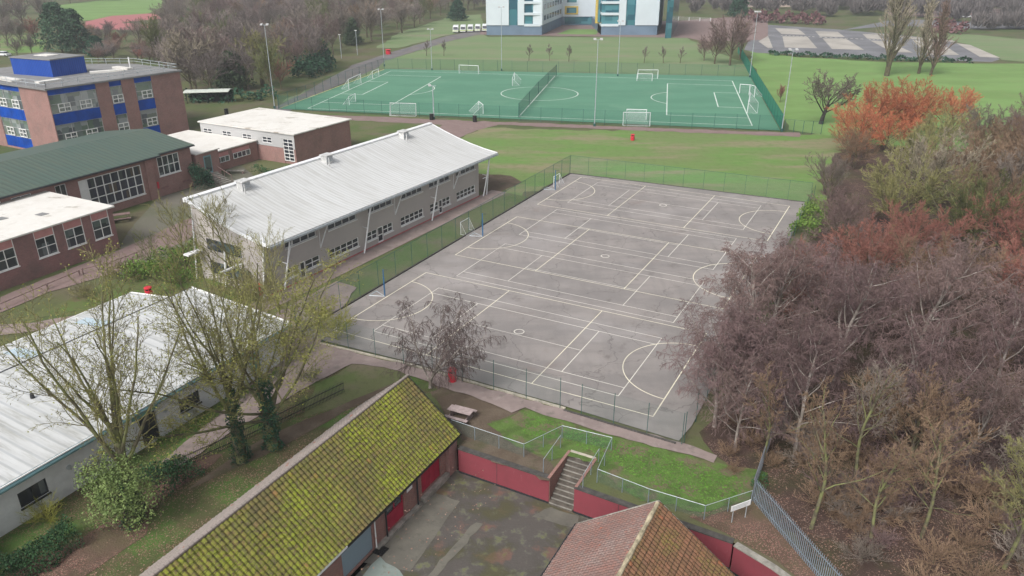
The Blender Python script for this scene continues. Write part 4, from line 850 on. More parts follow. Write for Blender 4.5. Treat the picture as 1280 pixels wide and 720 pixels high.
def frame_goal(name, label, P, Q, h, depth, sgn_=1, r=.06, cat='goal', group=None, mat='whitem', lean=0):
    """goal mouth from P to Q, net going back by depth on side sgn_"""
    t = T(name, label, cat, (*P, 0), group); fr = Fr(P, Q); n = sgn_
    if True:
        part('goal_frame', mat, t, lambda m: (m.bar(fr.p(0,0),fr.p(0,h), r, 6), m.bar(fr.p(fr.L,0),fr.p(fr.L,h), r, 6), m.bar(fr.p(-r,h),fr.p(fr.L+r,h), r, 6)))
        part('back_frame', mat, t, lambda m: (m.bar(fr.p(0,.05,0),fr.p(0,.05,n*depth), r*.6, 5), m.bar(fr.p(fr.L,.05,0),fr.p(fr.L,.05,n*depth), r*.6, 5), m.bar(fr.p(0,.05,n*depth),fr.p(fr.L,.05,n*depth), r*.6, 5), m.bar(fr.p(0,h,0),fr.p(0,.05,n*depth), r*.4, 5), m.bar(fr.p(fr.L,h,0),fr.p(fr.L,.05,n*depth), r*.4, 5)))
        part('net', 'goalnet', t, lambda m: (m.poly([fr.p(0,h,0),fr.p(fr.L,h,0),fr.p(fr.L,.05,n*depth),fr.p(0,.05,n*depth)]), m.poly([fr.p(0,.05,0),fr.p(0,h,0),fr.p(0,.05,n*depth)]), m.poly([fr.p(fr.L,.05,0),fr.p(fr.L,h,0),fr.p(fr.L,.05,n*depth)])))
    return t
GG = 'white football goals around the artificial pitch'
frame_goal('football_goal', 'white full-size goal on the far edge of the pitch, left half', g(574,92), g(598,93), 2.3, 1.5, -1, .07, group=GG)
frame_goal('football_goal', 'taller white goal on the far edge of the pitch, right half', g(797,98.5), g(822,98.5), 2.3, 1.2, -1, .07, group=GG)
frame_goal('football_goal', 'smaller white goal in front of the taller far-edge goal', g(796,101.5), g(815,101.8), 1.9, .8, -1, .07, group=GG)
frame_goal('football_goal', 'larger of the white goals at the left end of the pitch', g(436.3,112), g(451.5,104.5), 2.44, 2.0, -1, .07, group=GG)
frame_goal('football_goal', 'small white goal near the far left corner of the pitch', g(466,98.5), g(473.8,95), 1.9, 1.6, -1, .06, group=GG)
frame_goal('football_goal', 'small white goal near the near left corner of the pitch', g(436.8,131.8), g(444.8,127.5), 1.9, 1.6, -1, .06, group=GG)
frame_goal('football_goal', 'white goal on the near edge of the pitch, left half, facing inward', g(488.5,143.8), g(520.5,144.6), 2.5, .9, 1, .07, group=GG)
frame_goal('football_goal', 'white goal turned sideways near the bins on the near edge', g(598.5,138.5), g(604,143), 2.0, 2.2, 1, .06, group=GG)
frame_goal('football_goal', 'small sideways white goal left of the centre circle far side', g(640.5,107.5), g(643,100), 1.9, 1.8, 1, .06, group=GG)
frame_goal('football_goal', 'wide white goal on the near edge of the pitch, right half', g(778.5,156.3), g(812,156.8), 2.5, .8, 1, .07, group=GG)
frame_goal('football_goal', 'narrower white goal standing behind the wide near-edge goal', g(783,149.6), g(807.5,150.2), 2.1, .6, 1, .07, group=GG)
frame_goal('football_goal', 'white goal at the right end of the pitch seen nearly face on', g(924,117), g(936.5,118), 2.2, 1.2, -1, .07, group=GG)
frame_goal('football_goal', 'tall goal in the cluster at the right end of the pitch', g(936,119.5), g(942.5,121.5), 2.5, 2.4, -1, .07, group=GG)
frame_goal('football_goal', 'goal lying nearest the penalty area line at the right end', g(934,141.5), g(936.5,128), 2.2, 2.0, 1, .07, group=GG)
frame_goal('football_goal', 'white goal frame stored against the outside of the court fence by the classroom block', cc(-3.0,27.4), cc(-3.0,29.4), 1.6, .8, 1, .035)
frame_goal('football_goal', 'white goal frame stored at the far corner of the court fence', cc(-1.5,51), cc(-1.5,53), 1.6, .8, 1, .035)
# pitch fences
def offs(*p): return [g(*q) for q in p]
fence('tall green mesh fence along the near side of the sports pitch', offs((349,136.6),(500,145.4),(650,152),(810,159),(976,164)), 3.0, 4.2, 'mesh3', 'gpost', .035, False)
fence('tall green mesh fence along the path at the left end of the sports pitch', offs((348.5,136.3),(480.5,86.2)), 3.0, 4.2, 'mesh3', 'gpost', .05, True)
fence('green mesh fence along the far side of the sports pitch', offs((480.5,86.2),(640,89.5),(938,95.8)), 3.0, 4.2, 'mesh3', 'gpost', .04, False)
fence('dense green screened fence along the right end of the sports pitch', offs((938,95.8),(977,164.2)), 3.1, 4.2, 'screen', 'gpost', .04)
fence('dense green screened fence continuing back beyond the pitch corner', offs((938,95.8),(928,77),(922,66)), 3.0, 5, 'screen', 'gpost', .04)
fence('green railing in the grass to the right of the pitch corner', offs((980,164.5),(1003,167),(1026,168)), 2.4, 1.4, 'mesh2', 'gpost', .05)
fence('dark green divider net hung across the halfway line', offs((648.5,147.5),(673,118),(695.5,95)), 3.0, 16, 'divnet', 'gpost', .07)
fence('pale railing across the forecourt left of the far tree clump', offs((848,25.5),(888,27)), 1.6, 5, 'goalnet', 'whitem', .18)
# floodlights
def flood(label, p, h, heads=2, r=.08, small=False):
    x, y = p; t = T('floodlight_mast', label, 'floodlight', (x,y,0), 'floodlight masts around the pitch')
    part('mast', 'galv', t, lambda m: m.tube([(x,y,0),(x,y,h)], [r*1.25, r*.7], 8))
    part('crossarm', 'galv', t, lambda m: m.bar((x-.7,y,h),(x+.7,y,h), .045, 6))
    for i in range(heads):
        dx = -.6+1.2*i/max(1, heads-1); part('lamp_head', 'clad', t, lambda m: m.hexa([(x+dx-.25,y-.35,h-.05),(x+dx+.25,y-.35,h-.05),(x+dx+.25,y+.25,h+.1),(x+dx-.25,y+.25,h+.1)],[(x+dx-.25,y-.35,h+.12),(x+dx+.25,y-.35,h+.12),(x+dx+.25,y+.25,h+.3),(x+dx-.25,y+.25,h+.3)]))
    part('base_box', 'gpost', t, lambda m: m.box(x-.2,x+.2,y-.18,y+.18,0,.6))
flood('tall floodlight mast at the near left corner of the pitch', g(343.5,136), 17.2)
flood('shorter lamp column on the near side of the pitch behind the classroom roof', g(542.5,149.5), 6.7, 1, .11)
flood('floodlight mast on the near side of the pitch right of halfway', g(743,158), 16.2)
flood('floodlight mast at the near right corner of the pitch', g(977,164.5), 14.9)
flood('floodlight mast at the far left corner of the pitch', g(480.5,83), 15.6)
flood('floodlight mast on the far side of the pitch beyond the left goal', g(540,88), 11)
flood('floodlight mast on the far side in front of the white building left wing', g(627,88.5), 16.8)
flood('floodlight mast on the far side in front of the courtyard lawn', g(772,95.5), 14)
flood('floodlight mast at the far right corner of the pitch', g(937,97), 16.5, 3)
for q, h in (((427,73),7), ((447,69),7.5)):
    t = T('lamp_post', f'slim grey lamp post beside the woodland path, {"nearer" if q[0]<430 else "farther"} of two', 'lamp post', g(*q), 'lamp posts on the woodland path')
    x, y = g(*q); part('pole', 'galv', t, lambda m: m.bar((x,y,0),(x,y,h), .1, 6)); part('lamp_head', 'white', t, lambda m: m.box(x-.4,x+.3,y-.2,y+.2,h,h+.15))
# bins
def bin_(label, p, mat, h=1.15, r=.3, name='litter_bin', hood=True):
    x, y = p; t = T(name, label, 'bin', (x,y,0))
    part('body', mat, t, lambda m: m.tube([(x,y,0),(x,y,.05),(x,y,h*.68),(x,y,h*.7)], [r*.9,r,r*1.05,r*.9], 12))
    if hood:
        part('hood', mat, t, lambda m: (m.tube([(x,y,h*.86),(x,y,h*.95),(x,y,h)], [r*1.12,r*1.1,r*.6], 12), [m.bar((x+r*.8*math.cos(a),y+r*.8*math.sin(a),h*.66),(x+r*.8*math.cos(a),y+r*.8*math.sin(a),h*.88), .05, 5) for a in (0.5,2,3.6,5.2)]))
        part('opening', 'black', t, lambda m: m.tube([(x,y,h*.69),(x,y,h*.87)], r*.78, 10))
    return t
bin_('red hooded litter bin on the paved path beside the birch', g(565.5,477), 'redplastic', 1.25, .34)
bin_('small red bin on the grass in front of the pitch goals', g(790.5,175.5), 'redplastic', 1.15, .35)
bin_('red bin behind the left back corner of the white roofed building', g(187.5,372), 'redplastic', 1.2, .36)
bin_('red bin by the white entrance post of the classroom block', g(328,368), 'redplastic', 1.3, .34)
bin_('red bin beside the far left corner of the pitch', g(485.5,68), 'redplastic', 1.6, .8)
bin_('black bin at the foot of the short lamp column', g(539.5,150), 'black', 1.3, .4); bin_('black bin on the touchline path right of the short lamp column', g(593.5,152.5), 'black', 1.3, .42)
bin_('black bin on the worn ground behind the white flat roof', g(283.5,143.5), 'black', 1.3, .4)
def picnic(label, p, rz, s=1.0, mat='wooddk'):
    x, y = p; t = T('picnic_bench', label, 'picnic bench', (x,y,0)); c_, s_ = math.cos(rz), math.sin(rz)
    def bx(m, a0,a1,b0,b1,z0,z1): 
        q = [(x+(c_*a-s_*b)*s, y+(s_*a+c_*b)*s) for a,b in ((a0,b0),(a1,b0),(a1,b1),(a0,b1))]; m.prism(q, z0*s, z1*s)
    part('table_top', mat, t, lambda m: [bx(m,-.95,.95,-.36+i*.15,-.23+i*.15,.72,.77) for i in range(5)])
    for sg_ in (-1,1): part('seat', mat, t, lambda m: [bx(m,-.95,.95,sg_*.75-.14+i*.145,sg_*.75-.01+i*.145,.42,.46) for i in range(2)])
    for e in (-.7,.7): part('leg_frame', mat, t, lambda m: (bx(m,e-.03,e+.03,-.85,.85,.35,.42), m.hexa([(x+(c_*e-s_*b)*s,y+(s_*e+c_*b)*s,0) for b in (-.7,-.6,.6,.7)],[(x+(c_*e-s_*b)*s+.04*c_,y+(s_*e+c_*b)*s+.04*s_,.72*s) for b in (-.3,-.2,.2,.3)])))
M['paletimber'] = plain('pale_timber', (.36,.29,.28), .9, .2, 3)
picnic('picnic bench between the mossy hall gable and the guard rail', g(576,523), R(-25), 1.0, 'paletimber')
picnic('picnic bench on the courtyard tarmac beside the white flat-roofed block', g(152,276), R(28), 1.2)
bt = T('low_bench', 'low bench by the annex wall past the outside steps', 'bench', g(295,217)); bx_, by_ = g(295,217)
part('seat', 'conc', bt, lambda m: m.box(bx_-1.4,bx_+1.4,by_-.2,by_+.25,.4,.55)); 
for e in (-1.1,1.1): part('leg', 'wooddk', bt, lambda m: m.box(bx_+e-.1,bx_+e+.1,by_-.15,by_+.2,0,.4))
# low timber rails lower left
for nm, pp in (('low brown rail in front of the left brick block window wall', ((0,388),(60,362),(100,345))), ('low brown rail between the courtyard path and the shrubs', ((104,343),(140,334),(172,322),(190,314)))):
    pts = [g(*q) for q in pp]; t = T('low_rail', nm, 'rail', (*pts[0],0))
    for P,Q in zip(pts[:-1],pts[1:]): part('rail_bar', 'wooddk', t, lambda m: m.bar((*P,.62),(*Q,.62), .06, 5))
    for P in pts: part('post', 'wooddk', t, lambda m: m.bar((*P,0),(*P,.72), .09, 5))
# cycle/waiting shelter
sx, sy = g(262,128); sh = T('curved_shelter', 'pale curved-roof shelter at the wood edge behind the blue panelled block', 'shelter', (sx,sy,0))
part('canopy', 'shelterc', sh, lambda m: [m.hexa([(sx-5,sy-1.7+i*.7,2.3+.35*math.sin(i/5*math.pi)),(sx+5,sy-1.2+i*.7,2.5+.35*math.sin(i/5*math.pi)),(sx+5,sy-.5+i*.7,2.5+.35*math.sin((i+1)/5*math.pi)),(sx-5,sy-1.0+i*.7,2.3+.35*math.sin((i+1)/5*math.pi))],[(sx-5,sy-1.7+i*.7,2.42+.35*math.sin(i/5*math.pi)),(sx+5,sy-1.2+i*.7,2.62+.35*math.sin(i/5*math.pi)),(sx+5,sy-.5+i*.7,2.62+.35*math.sin((i+1)/5*math.pi)),(sx-5,sy-1.0+i*.7,2.42+.35*math.sin((i+1)/5*math.pi))]) for i in range(5)])
part('back_panel', 'dark', sh, lambda m: m.box(sx-4.8,sx+4.8,sy+2.1,sy+2.2,0,2.2))
for e in (-4.6,0,4.6): part('post', 'dark', sh, lambda m: m.bar((sx+e,sy-1,0),(sx+e,sy-1,2.4), .07, 6))
# white marquee-like store / row of caravans by the embankment
mq = g(573,40.5); 
for i in range(5):
    x, y = mq[0]+i*2.9-1, mq[1]+i*1.2; 
    t = T('white_van', ['white van with a yellow-green stripe at the left of the parked row','second white van in the row left of the white building','middle white van in the row left of the white building','fourth white van in the row left of the white building','white van at the right of the row, closest to the white building'][i], 'van', (x,y,0), 'white vans parked left of the campus building')
    part('body', 'vanw', t, lambda m: (m.hexa([(x-1.1,y-3,.5),(x+1.1,y-3,.5),(x+1.1,y+2.6,.5),(x-1.1,y+2.6,.5)],[(x-1.0,y-2.0,2.6),(x+1.0,y-2.0,2.6),(x+1.0,y+2.6,2.7),(x-1.0,y+2.6,2.7)]), m.box(x-1.1,x+1.1,y-3.6,y-2.6,.5,1.3)))
    part('windscreen', 'glass', t, lambda m: m.hexa([(x-.9,y-2.95,1.4),(x+.9,y-2.95,1.4),(x+.9,y-2.8,1.4),(x-.9,y-2.8,1.4)],[(x-.85,y-2.4,2.3),(x+.85,y-2.4,2.3),(x+.85,y-2.2,2.3),(x-.85,y-2.2,2.3)]))
    part('stripe', 'vanstripe', t, lambda m: m.box(x-1.13,x+1.13,y-3.63,y-2.9,.8,1.05))
    for wx in (-.95,.95):
        for wy in (-2.4,1.6): part('wheel', 'black', t, lambda m: m.tube([(x+wx-.12,y+wy,.38),(x+wx+.12,y+wy,.38)], .38, 10))
def car(label, p, rz, mat, group=None):
    x, y = p; t = T('parked_car', label, 'car', (x,y,0), group); c_, s_ = math.cos(rz), math.sin(rz)
    def P(a,b,z): return (x+c_*a-s_*b, y+s_*a+c_*b, z)
    def hx(m, a0,a1,z0,t0,t1,z1,w0,w1): m.hexa([P(a0,-w0,z0),P(a1,-w0,z0),P(a1,w0,z0),P(a0,w0,z0)],[P(t0,-w1,z1),P(t1,-w1,z1),P(t1,w1,z1),P(t0,w1,z1)])
    part('body', mat, t, lambda m: (hx(m,-2.1,2.1,.3,-2.05,1.95,.9,.88,.85), hx(m,-1.5,.7,1.38,-1.4,.5,1.45,.66,.6)))
    part('windows', 'glass', t, lambda m: hx(m,-1.95,1.15,.9,-1.5,.7,1.38,.84,.68))
    for a in (-1.3,1.3):
        for b in (-.8,.8): part('wheel', 'black', t, lambda m: m.tube([P(a,b-.1,.32),P(a,b+.1,.32)], .32, 10))
car('pale car parked at the wood edge far left', g(6,70), R(-20), 'vanw'); 
car('white car on the distant road top right', g(1208,22), R(5), 'vanw')
# distant car park with its bays
cpz = Z3
sheet('car_park', px((930,62),(945,33),(960,31),(1050,37),(1160,47),(1200,55),(1250,74),(1240,77.5),(1100,73),(1000,68),(945,66)), Z1, 'carpark')
for i, q in enumerate((((960,45),(966,60),(960,60.5),(948,52)), ((969,35.5),(997.5,36.3),(1007,43.5),(977,43)), ((978,45.5),(1009,46),(1021.5,60.5),(981,59.5)), ((1019,39),(1047,40),(1056,46.5),(1025,46)), ((1028,48),(1057,48.5),(1080,62.5),(1040,61.5)), ((1078,42.5),(1097,43.5),(1105,49.5),(1084,48.5)), ((1088,51),(1110,52),(1141,66),(1115,65.5)),((1140,50),(1175,53.5),(1199,69),(1160,68.5)), ((1195,54),(1213,56.5),(1250,72.5),(1225,71.5)), ((1080,41),(1190,50.5),(1196,53),(1140,49)))):
    sheet('parking_bay', px(*q), Z3, 'baypale')
cl = MB()
for (a, b) in (((960,44.2),(968,44.3)),((976,44.4),(1020,46.2)),((1024,46.7),(1082,49.2)),((1086,49.6),(1130,51.6))):
    for i in range(9): 
        P = (a[0]+(b[0]-a[0])*i/9, a[1]+(b[1]-a[1])*i/9); Q = (a[0]+(b[0]-a[0])*(i+.55)/9, a[1]+(b[1]-a[1])*(i+.55)/9); stripe(cl, g(*P), g(*Q), .9, Z4)
tag(cl.build('bay_markings', M['line']), kind='structure')
hgn = [0]
def hedge_block(label, pts, h, w, mat, name='hedge', dens=3.0, leaf=.28, cat='hedge', group=None, seed=1):
    """leaf clumps spread along a line"""
    rg = np.random.RandomState(seed+hgn[0]); hgn[0] += 1; t = T(name, label, cat, (*pts[0],0), group); P4 = []
    for P, Q in zip(pts[:-1], pts[1:]):
        L = math.dist(P,Q); n = int(L*dens*w*h*6/ (leaf/.28)**2)
        a = rg.rand(n); hh = h*(.82+.25*np.sin(a*L*1.1+seed)+.1*rg.randn(n))
        th_ = rg.rand(n)*math.pi; rr = 1-.35*rg.rand(n)**2; dx, dy = (Q[0]-P[0])/L, (Q[1]-P[1])/L
        off = np.cos(th_)*rr*w/2*(1+.2*np.sin(a*L*2.3)); z = np.abs(np.sin(th_))**.6*rr*hh
        P4.append(np.stack([P[0]+dx*a*L-dy*off, P[1]+dy*a*L+dx*off, z], 1))
    leafcloud(np.concatenate(P4), leaf, rg, 'foliage', mat, t)
    return t
def leafcloud(pts, size, rg, name, mat, par):
    n = len(pts); s = size*(.6+.8*rg.rand(n, 1)); a = rg.randn(n,3); a /= np.linalg.norm(a,axis=1,keepdims=True); b = rg.randn(n,3); b -= a*(a*b).sum(1,keepdims=True); b /= np.linalg.norm(b,axis=1,keepdims=True)
    V = np.stack([pts-a*s*.5, pts+b*s*.32, pts+a*s*.5, pts-b*s*.32], 1).reshape(-1,3)
    return fastmesh(name, V, np.arange(n*4).reshape(-1,4), mat, par)
def fastmesh(name, V, Fq, mat, par=None):
    me = bpy.data.meshes.new(name); o0 = np.array(ORG.get(par.name,(0,0,0)) if par else (0,0,0)); me.vertices.add(len(V)); me.vertices.foreach_set('co', (V-o0).astype(np.float32).ravel())
    k = Fq.shape[1]; me.loops.add(Fq.size); me.loops.foreach_set('vertex_index', Fq.astype(np.int32).ravel()); me.polygons.add(len(Fq)); me.polygons.foreach_set('loop_start', np.arange(0,Fq.size,k,dtype=np.int32)); me.update(calc_edges=True); me.polygons.foreach_set('use_smooth', [False]*len(Fq))
    me.materials.append(mat if not isinstance(mat,str) else M[mat]); o = bpy.data.objects.new(name, me); C.objects.link(o)
    if par: o.parent = par
    ORG[o.name] = tuple(o0); return o
def leafmat(name, c, c2, c3=None, var=.35, rough=.7):
    m = NT(name, rough, .2); oi = m.n('ShaderNodeObjectInfo'); n = m.noise(m.vec(), 1.1, 4, .65, .38, .64); n2 = m.noise(m.vec(), 6, 3, .6, .4, .7)
    x = m.mix(n, c, c2); x = m.mix(m.mul(n2, .5), x, c3 or tuple(k*1.5 for k in c2))
    hs = m.n('ShaderNodeHueSaturation'); m.l(m.mul(m.mul(oi.outputs['Random'], .5), .75, 'ADD'), hs.inputs['Value']); m.l(x, hs.inputs['Color']); m.col(hs.outputs[0]); return m.m
M['evergreen'] = leafmat('evergreen_leaves', (.025,.07,.03), (.04,.1,.04), (.07,.14,.05)); M['ivy'] = leafmat('ivy_leaves', (.13,.2,.06), (.22,.3,.09), (.33,.4,.18))
M['ivydk'] = leafmat('dark_ivy', (.02,.06,.035), (.03,.08,.045), (.05,.11,.05)); M['shrubgreen'] = leafmat('shrub_leaves', (.06,.12,.02), (.11,.18,.035), (.19,.24,.06)); M['shrubolive'] = leafmat('olive_shrub', (.14,.14,.05), (.18,.16,.06), (.12,.09,.06))
M['catkin'] = leafmat('yellow_green_buds', (.24,.26,.06), (.3,.3,.08), (.18,.17,.06)); M['hedgered'] = leafmat('red_brown_hedge', (.14,.07,.075), (.18,.09,.09), (.1,.06,.06)); M['conifer'] = leafmat('conifer_needles', (.045,.1,.055), (.07,.14,.07), (.05,.09,.06))
hedge_block('dark evergreen clipped hedge along the lower left garden edge', [xy(-40.9,8), xy(-40.2,14), xy(-39.7,19.5)], 1.7, 2.2, 'evergreen', leaf=.13, dens=9)
hedge_block('low dark evergreen hedge against the white building wall at lower left', [xy(-43.0,8), xy(-42.8,16.6)], 1.5, 1.9, 'evergreen', leaf=.13, dens=8)
hedge_block('dark rounded laurel beside the garden railing', [xy(-39.4,24.2), xy(-39.2,27.6)], 1.6, 2.6, 'evergreen', leaf=.15, dens=8)
hedge_block('low scrubby border under the small window of the white building', [xy(-42.9,28), xy(-42.6,34), xy(-42.6,40)], .7, 1.0, 'shrubgreen', leaf=.12, dens=8)
hedge_block('round dark green bush at the foot of the annex steps', [g(240,236), g(266,232)], 3.1, 3.4, 'ivydk', 'bush', leaf=.2, dens=7, cat='bush')
hedge_block('green shrub mass between the classroom gable and the courtyard path', [g(180,362), g(215,345), g(262,322), g(280,318)], 2.8, 6, 'shrubgreen', 'shrub', leaf=.2, dens=3, cat='shrub')
hedge_block('yellow-green straggly shrub right of the left brick block', [g(150,352), g(185,338)], 1.4, 3.5, 'shrubolive', 'shrub', leaf=.16, dens=2.5, cat='shrub')
hedge_block('brown-green shrub under the classroom gable end', [g(285,372), g(318,376)], 1.8, 2.6, 'shrubolive', 'shrub', leaf=.16, dens=4, cat='shrub')
hedge_block('dark clipped hedge in front of the brick wall of the white-clad block', [g(318,215), g(352,221)], 1.2, 1.6, 'evergreen', leaf=.2, dens=5)
hedge_block('low green hedge between the right field and the car park', [g(960,68.5), g(1100,75), g(1215,78.5)], 1.5, 3, 'ivydk', leaf=.9, dens=6)
hedge_block('red-brown hedge at the left back of the car park', [g(935,27), g(1030,31)], 5, 8, 'hedgered', leaf=1.3, dens=3)
hedge_block('red-brown hedge beyond the poplars', [g(1165,40), g(1205,43)], 5, 8, 'hedgered', leaf=1.3, dens=3)
hedge_block('dark green strip of undergrowth at the wood edge behind the shelter', [g(230,127), g(300,126), g(345,122)], 2.5, 5, 'ivydk', leaf=.7, dens=3)
hedge_block('dark evergreen bushes beside the woodland path', [g(372,100), g(395,92), g(408,88)], 5, 6, 'ivydk', leaf=.7, dens=3)
hedge_block('mossy green scrub at the court edge beneath the right wood', [g(1000,300), g(1015,275), g(1022,262)], 2.2, 3, 'shrubgreen', leaf=.3, dens=3)
hedge_block('scrubby green bank plants at the corner of the palisade', [(15.9,40.2),(16.6,41.6)], .7, .9, 'evergreen', 'shrub', leaf=.12, dens=7, cat='shrub')
# distant houses, road, sheds top right and left
sheet('distant_road', px((1050,38),(1120,24),(1290,30),(1290,36),(1200,36),(1120,32)), Z2, 'carpark'); sheet('distant_field', px((1150,40),(1200,42),(1290,50),(1290,78),(1255,75),(1205,55)), Z1, 'farfield', .8, step=6)
sheet('distant_yard', px((1110,8),(1290,12),(1290,24),(1110,20)), Z2, 'redpave')
M['hroof'] = plain('distant_tiled_roof', (.27,.13,.11), .9, .2, .2); M['hwall'] = plain('distant_house_wall', (.45,.36,.32), .9, .2, .2)
hr = random.Random(3); cnt = 0
for i, (hx_, hy_) in enumerate([(1105+i*17, 2.5+(i%3)*2.0) for i in range(11)]+[(180+i*12,-2) for i in range(3)]+[(910+i*22, 5+(i%2)*3) for i in range(4)]):
    x, y = g(hx_, hy_); t = T('distant_house', 'small pale house with red-brown roof in the far housing along the top edge', 'house', (x,y,0), 'far houses along the top edge'); l, d_, h = hr.uniform(6,9), 5, 5.5
    part('wall', 'hwall', t, lambda m: m.box(x-l,x+l,y-d_,y+d_,0,h)); part('roof', 'hroof', t, lambda m: m.hexa([(x-l-.4,y-d_-.5,h),(x+l+.4,y-d_-.5,h),(x+l+.4,y+d_+.5,h),(x-l-.4,y+d_+.5,h)],[(x-l-.4,y-.2,h+4),(x+l+.4,y-.2,h+4),(x+l+.4,y+.2,h+4),(x-l-.4,y+.2,h+4)]))
    part('window', 'glass', t, lambda m: [m.box(x-l+1.5+k*3,x-l+2.7+k*3,y-d_-.06,y-d_-.01,1+j*2.6,2.2+j*2.6) for k in range(int(l*2/3)) for j in range(2)])
# ---------------------------------------------------------------- trees
def grow(seed, H, clear=.2, kids=(9,7,6,7), ratio=(.62,.5,.42,.38), ang=(38,45,48,50), up=(.2,.25,.1,.0), wob=(.05,.12,.16,.2), r0=.22, tr=.014, segs=(7,5,4,3,2), spread=1.0, t0=(None,.25,.2,.15), dome=True, tf=.72, cf=(.62,.55)):
    rg = random.Random(seed); chains = []
    def branch(p, d, L, r, lev):
        n = segs[lev]; pts = [p]; rad = [r]; dirs = [d]
        q = p
        for i in range(n):
            w = wob[min(lev, 3)]; d = Vector((d.x+rg.gauss(0,w), d.y+rg.gauss(0,w), d.z+rg.gauss(0,w)+up[min(lev,len(up)-1)]*(0 if lev == 0 else 1)/n*2)).normalized()
            q = q+d*(L/n); pts.append(q); f = (i+1)/n
            rad.append(max(tr*(.6 if lev == len(kids) else 1), r*(1-(.72 if lev else .6)*f))); dirs.append(d)
        chains.append((lev, pts, rad))
        if lev >= len(kids): return
        k = kids[lev]; st = clear if lev == 0 else t0[lev]; az = rg.uniform(0, 6.28)
        for j in range(k):
            t = st+(1-st)*((j+rg.uniform(.1,.9))/k); x = t*n; i = min(n-1, int(x)); fr_ = x-i
            bp = pts[i]*(1-fr_)+pts[i+1]*fr_; bd = dirs[i+1]; az += 2.4+rg.uniform(-.5,.5)
            a = R(ang[lev]*rg.uniform(.65,1.25)*(1.15-.4*t)); o = bd.orthogonal().normalized(); o2 = bd.cross(o); side = o*math.cos(az)+o2*math.sin(az)
            nd = (bd*math.cos(a)+side*math.sin(a)*spread).normalized()
            fac = (1.15-.65*t) if (lev == 0 and dome) else (1.05-.45*t)
            Lc = L*ratio[lev]*fac*rg.uniform(.75,1.15); rc = (rad[i]*(1-fr_)+rad[i+1]*fr_)*(cf[0] if lev == 0 else cf[1])
            branch(bp, nd, Lc, max(rc, tr), lev+1)
    branch(Vector((0,0,0)), Vector((rg.uniform(-.05,.05), rg.uniform(-.05,.05), 1)).normalized(), H*tf, r0, 0)
    return chains
def tubes(chains, sides):
    V, Q = [], []; base = 0
    for lev, pts, rad in chains:
        n = sides[min(lev, len(sides)-1)]; k = len(pts); P = np.array([(p.x,p.y,p.z) for p in pts]); D = np.gradient(P, axis=0); D /= np.linalg.norm(D,axis=1,keepdims=True)+1e-9
        ref = np.array([.31,.73,.61]); A = np.cross(D, ref); A /= np.linalg.norm(A,axis=1,keepdims=True)+1e-9; B = np.cross(D, A); a = np.arange(n)*2*math.pi/n
        r_ = np.array(rad)[:,None,None]; ring = P[:,None,:]+r_*(np.cos(a)[None,:,None]*A[:,None,:]+np.sin(a)[None,:,None]*B[:,None,:]); V.append(ring.reshape(-1,3))
        i = np.arange(k-1)[:,None]*n+np.arange(n)[None,:]; j = np.arange(k-1)[:,None]*n+((np.arange(n)+1)%n)[None,:]
        Q.append((np.stack([i,j,j+n,i+n],-1).reshape(-1,4))+base); base += k*n
    return np.concatenate(V), np.concatenate(Q)
def barkmat(name, c, moss=None, amt=.5, rnd=.4):
    m = NT(name, .9, .1); n = m.noise(m.vec(), 2.5, 5, .65, .38, .62); x = m.mix(n, c, tuple(k*.6 for k in c))
    if moss: x = m.mix(m.mul(m.noise(m.vec(), 1.2, 4, .6, .4, .6), amt), x, moss)
    oi = m.n('ShaderNodeObjectInfo'); hs = m.n('ShaderNodeHueSaturation'); m.l(m.mul(m.mul(oi.outputs['Random'], rnd), 1-rnd/2, 'ADD'), hs.inputs['Value']); m.l(x, hs.inputs['Color']); m.col(hs.outputs[0]); return m.m
BK = dict(ash=barkmat('lichened_ash_bark', (.14,.125,.085), (.19,.21,.08), .7), ashtw=barkmat('olive_twigs', (.2,.18,.1), (.27,.26,.09), .6), birch=barkmat('pale_birch_bark', (.36,.32,.29), (.14,.12,.1), .7), birchtw=barkmat('purple_birch_twigs', (.195,.13,.13), (.165,.12,.11), .6),
  brown=barkmat('brown_bark', (.13,.105,.08), (.13,.13,.06), .5), browntw=barkmat('brown_twigs', (.24,.16,.11), (.27,.19,.12), .5), purpletw=barkmat('mauve_twigs', (.215,.15,.14), (.18,.13,.115), .5), redtw=barkmat('red_brown_twigs', (.34,.15,.12), (.26,.13,.1), .5),
  orangetw=barkmat('orange_twigs', (.58,.2,.1), (.45,.19,.115), .5), olivetw=barkmat('yellow_olive_twigs', (.23,.21,.11), (.27,.27,.09), .6), greytw=barkmat('grey_brown_twigs', (.24,.2,.17), (.21,.18,.15), .5), greentw=barkmat('mossy_twigs', (.13,.14,.07), (.17,.19,.06), .6), darkb=barkmat('dark_bark', (.07,.065,.06)), catk=barkmat('yellow_stems', (.34,.33,.07), (.25,.27,.06), .5), redg=barkmat('reddish_grey_twigs', (.28,.19,.16)), birchdk=barkmat('dark_birch_twigs', (.15,.11,.105), (.12,.095,.085)), straw=barkmat('straw_twigs', (.34,.3,.22), (.3,.25,.2), .5), dusk=barkmat('dusky_far_twigs', (.24,.195,.18), (.2,.17,.16), .5))
PROTO = {}
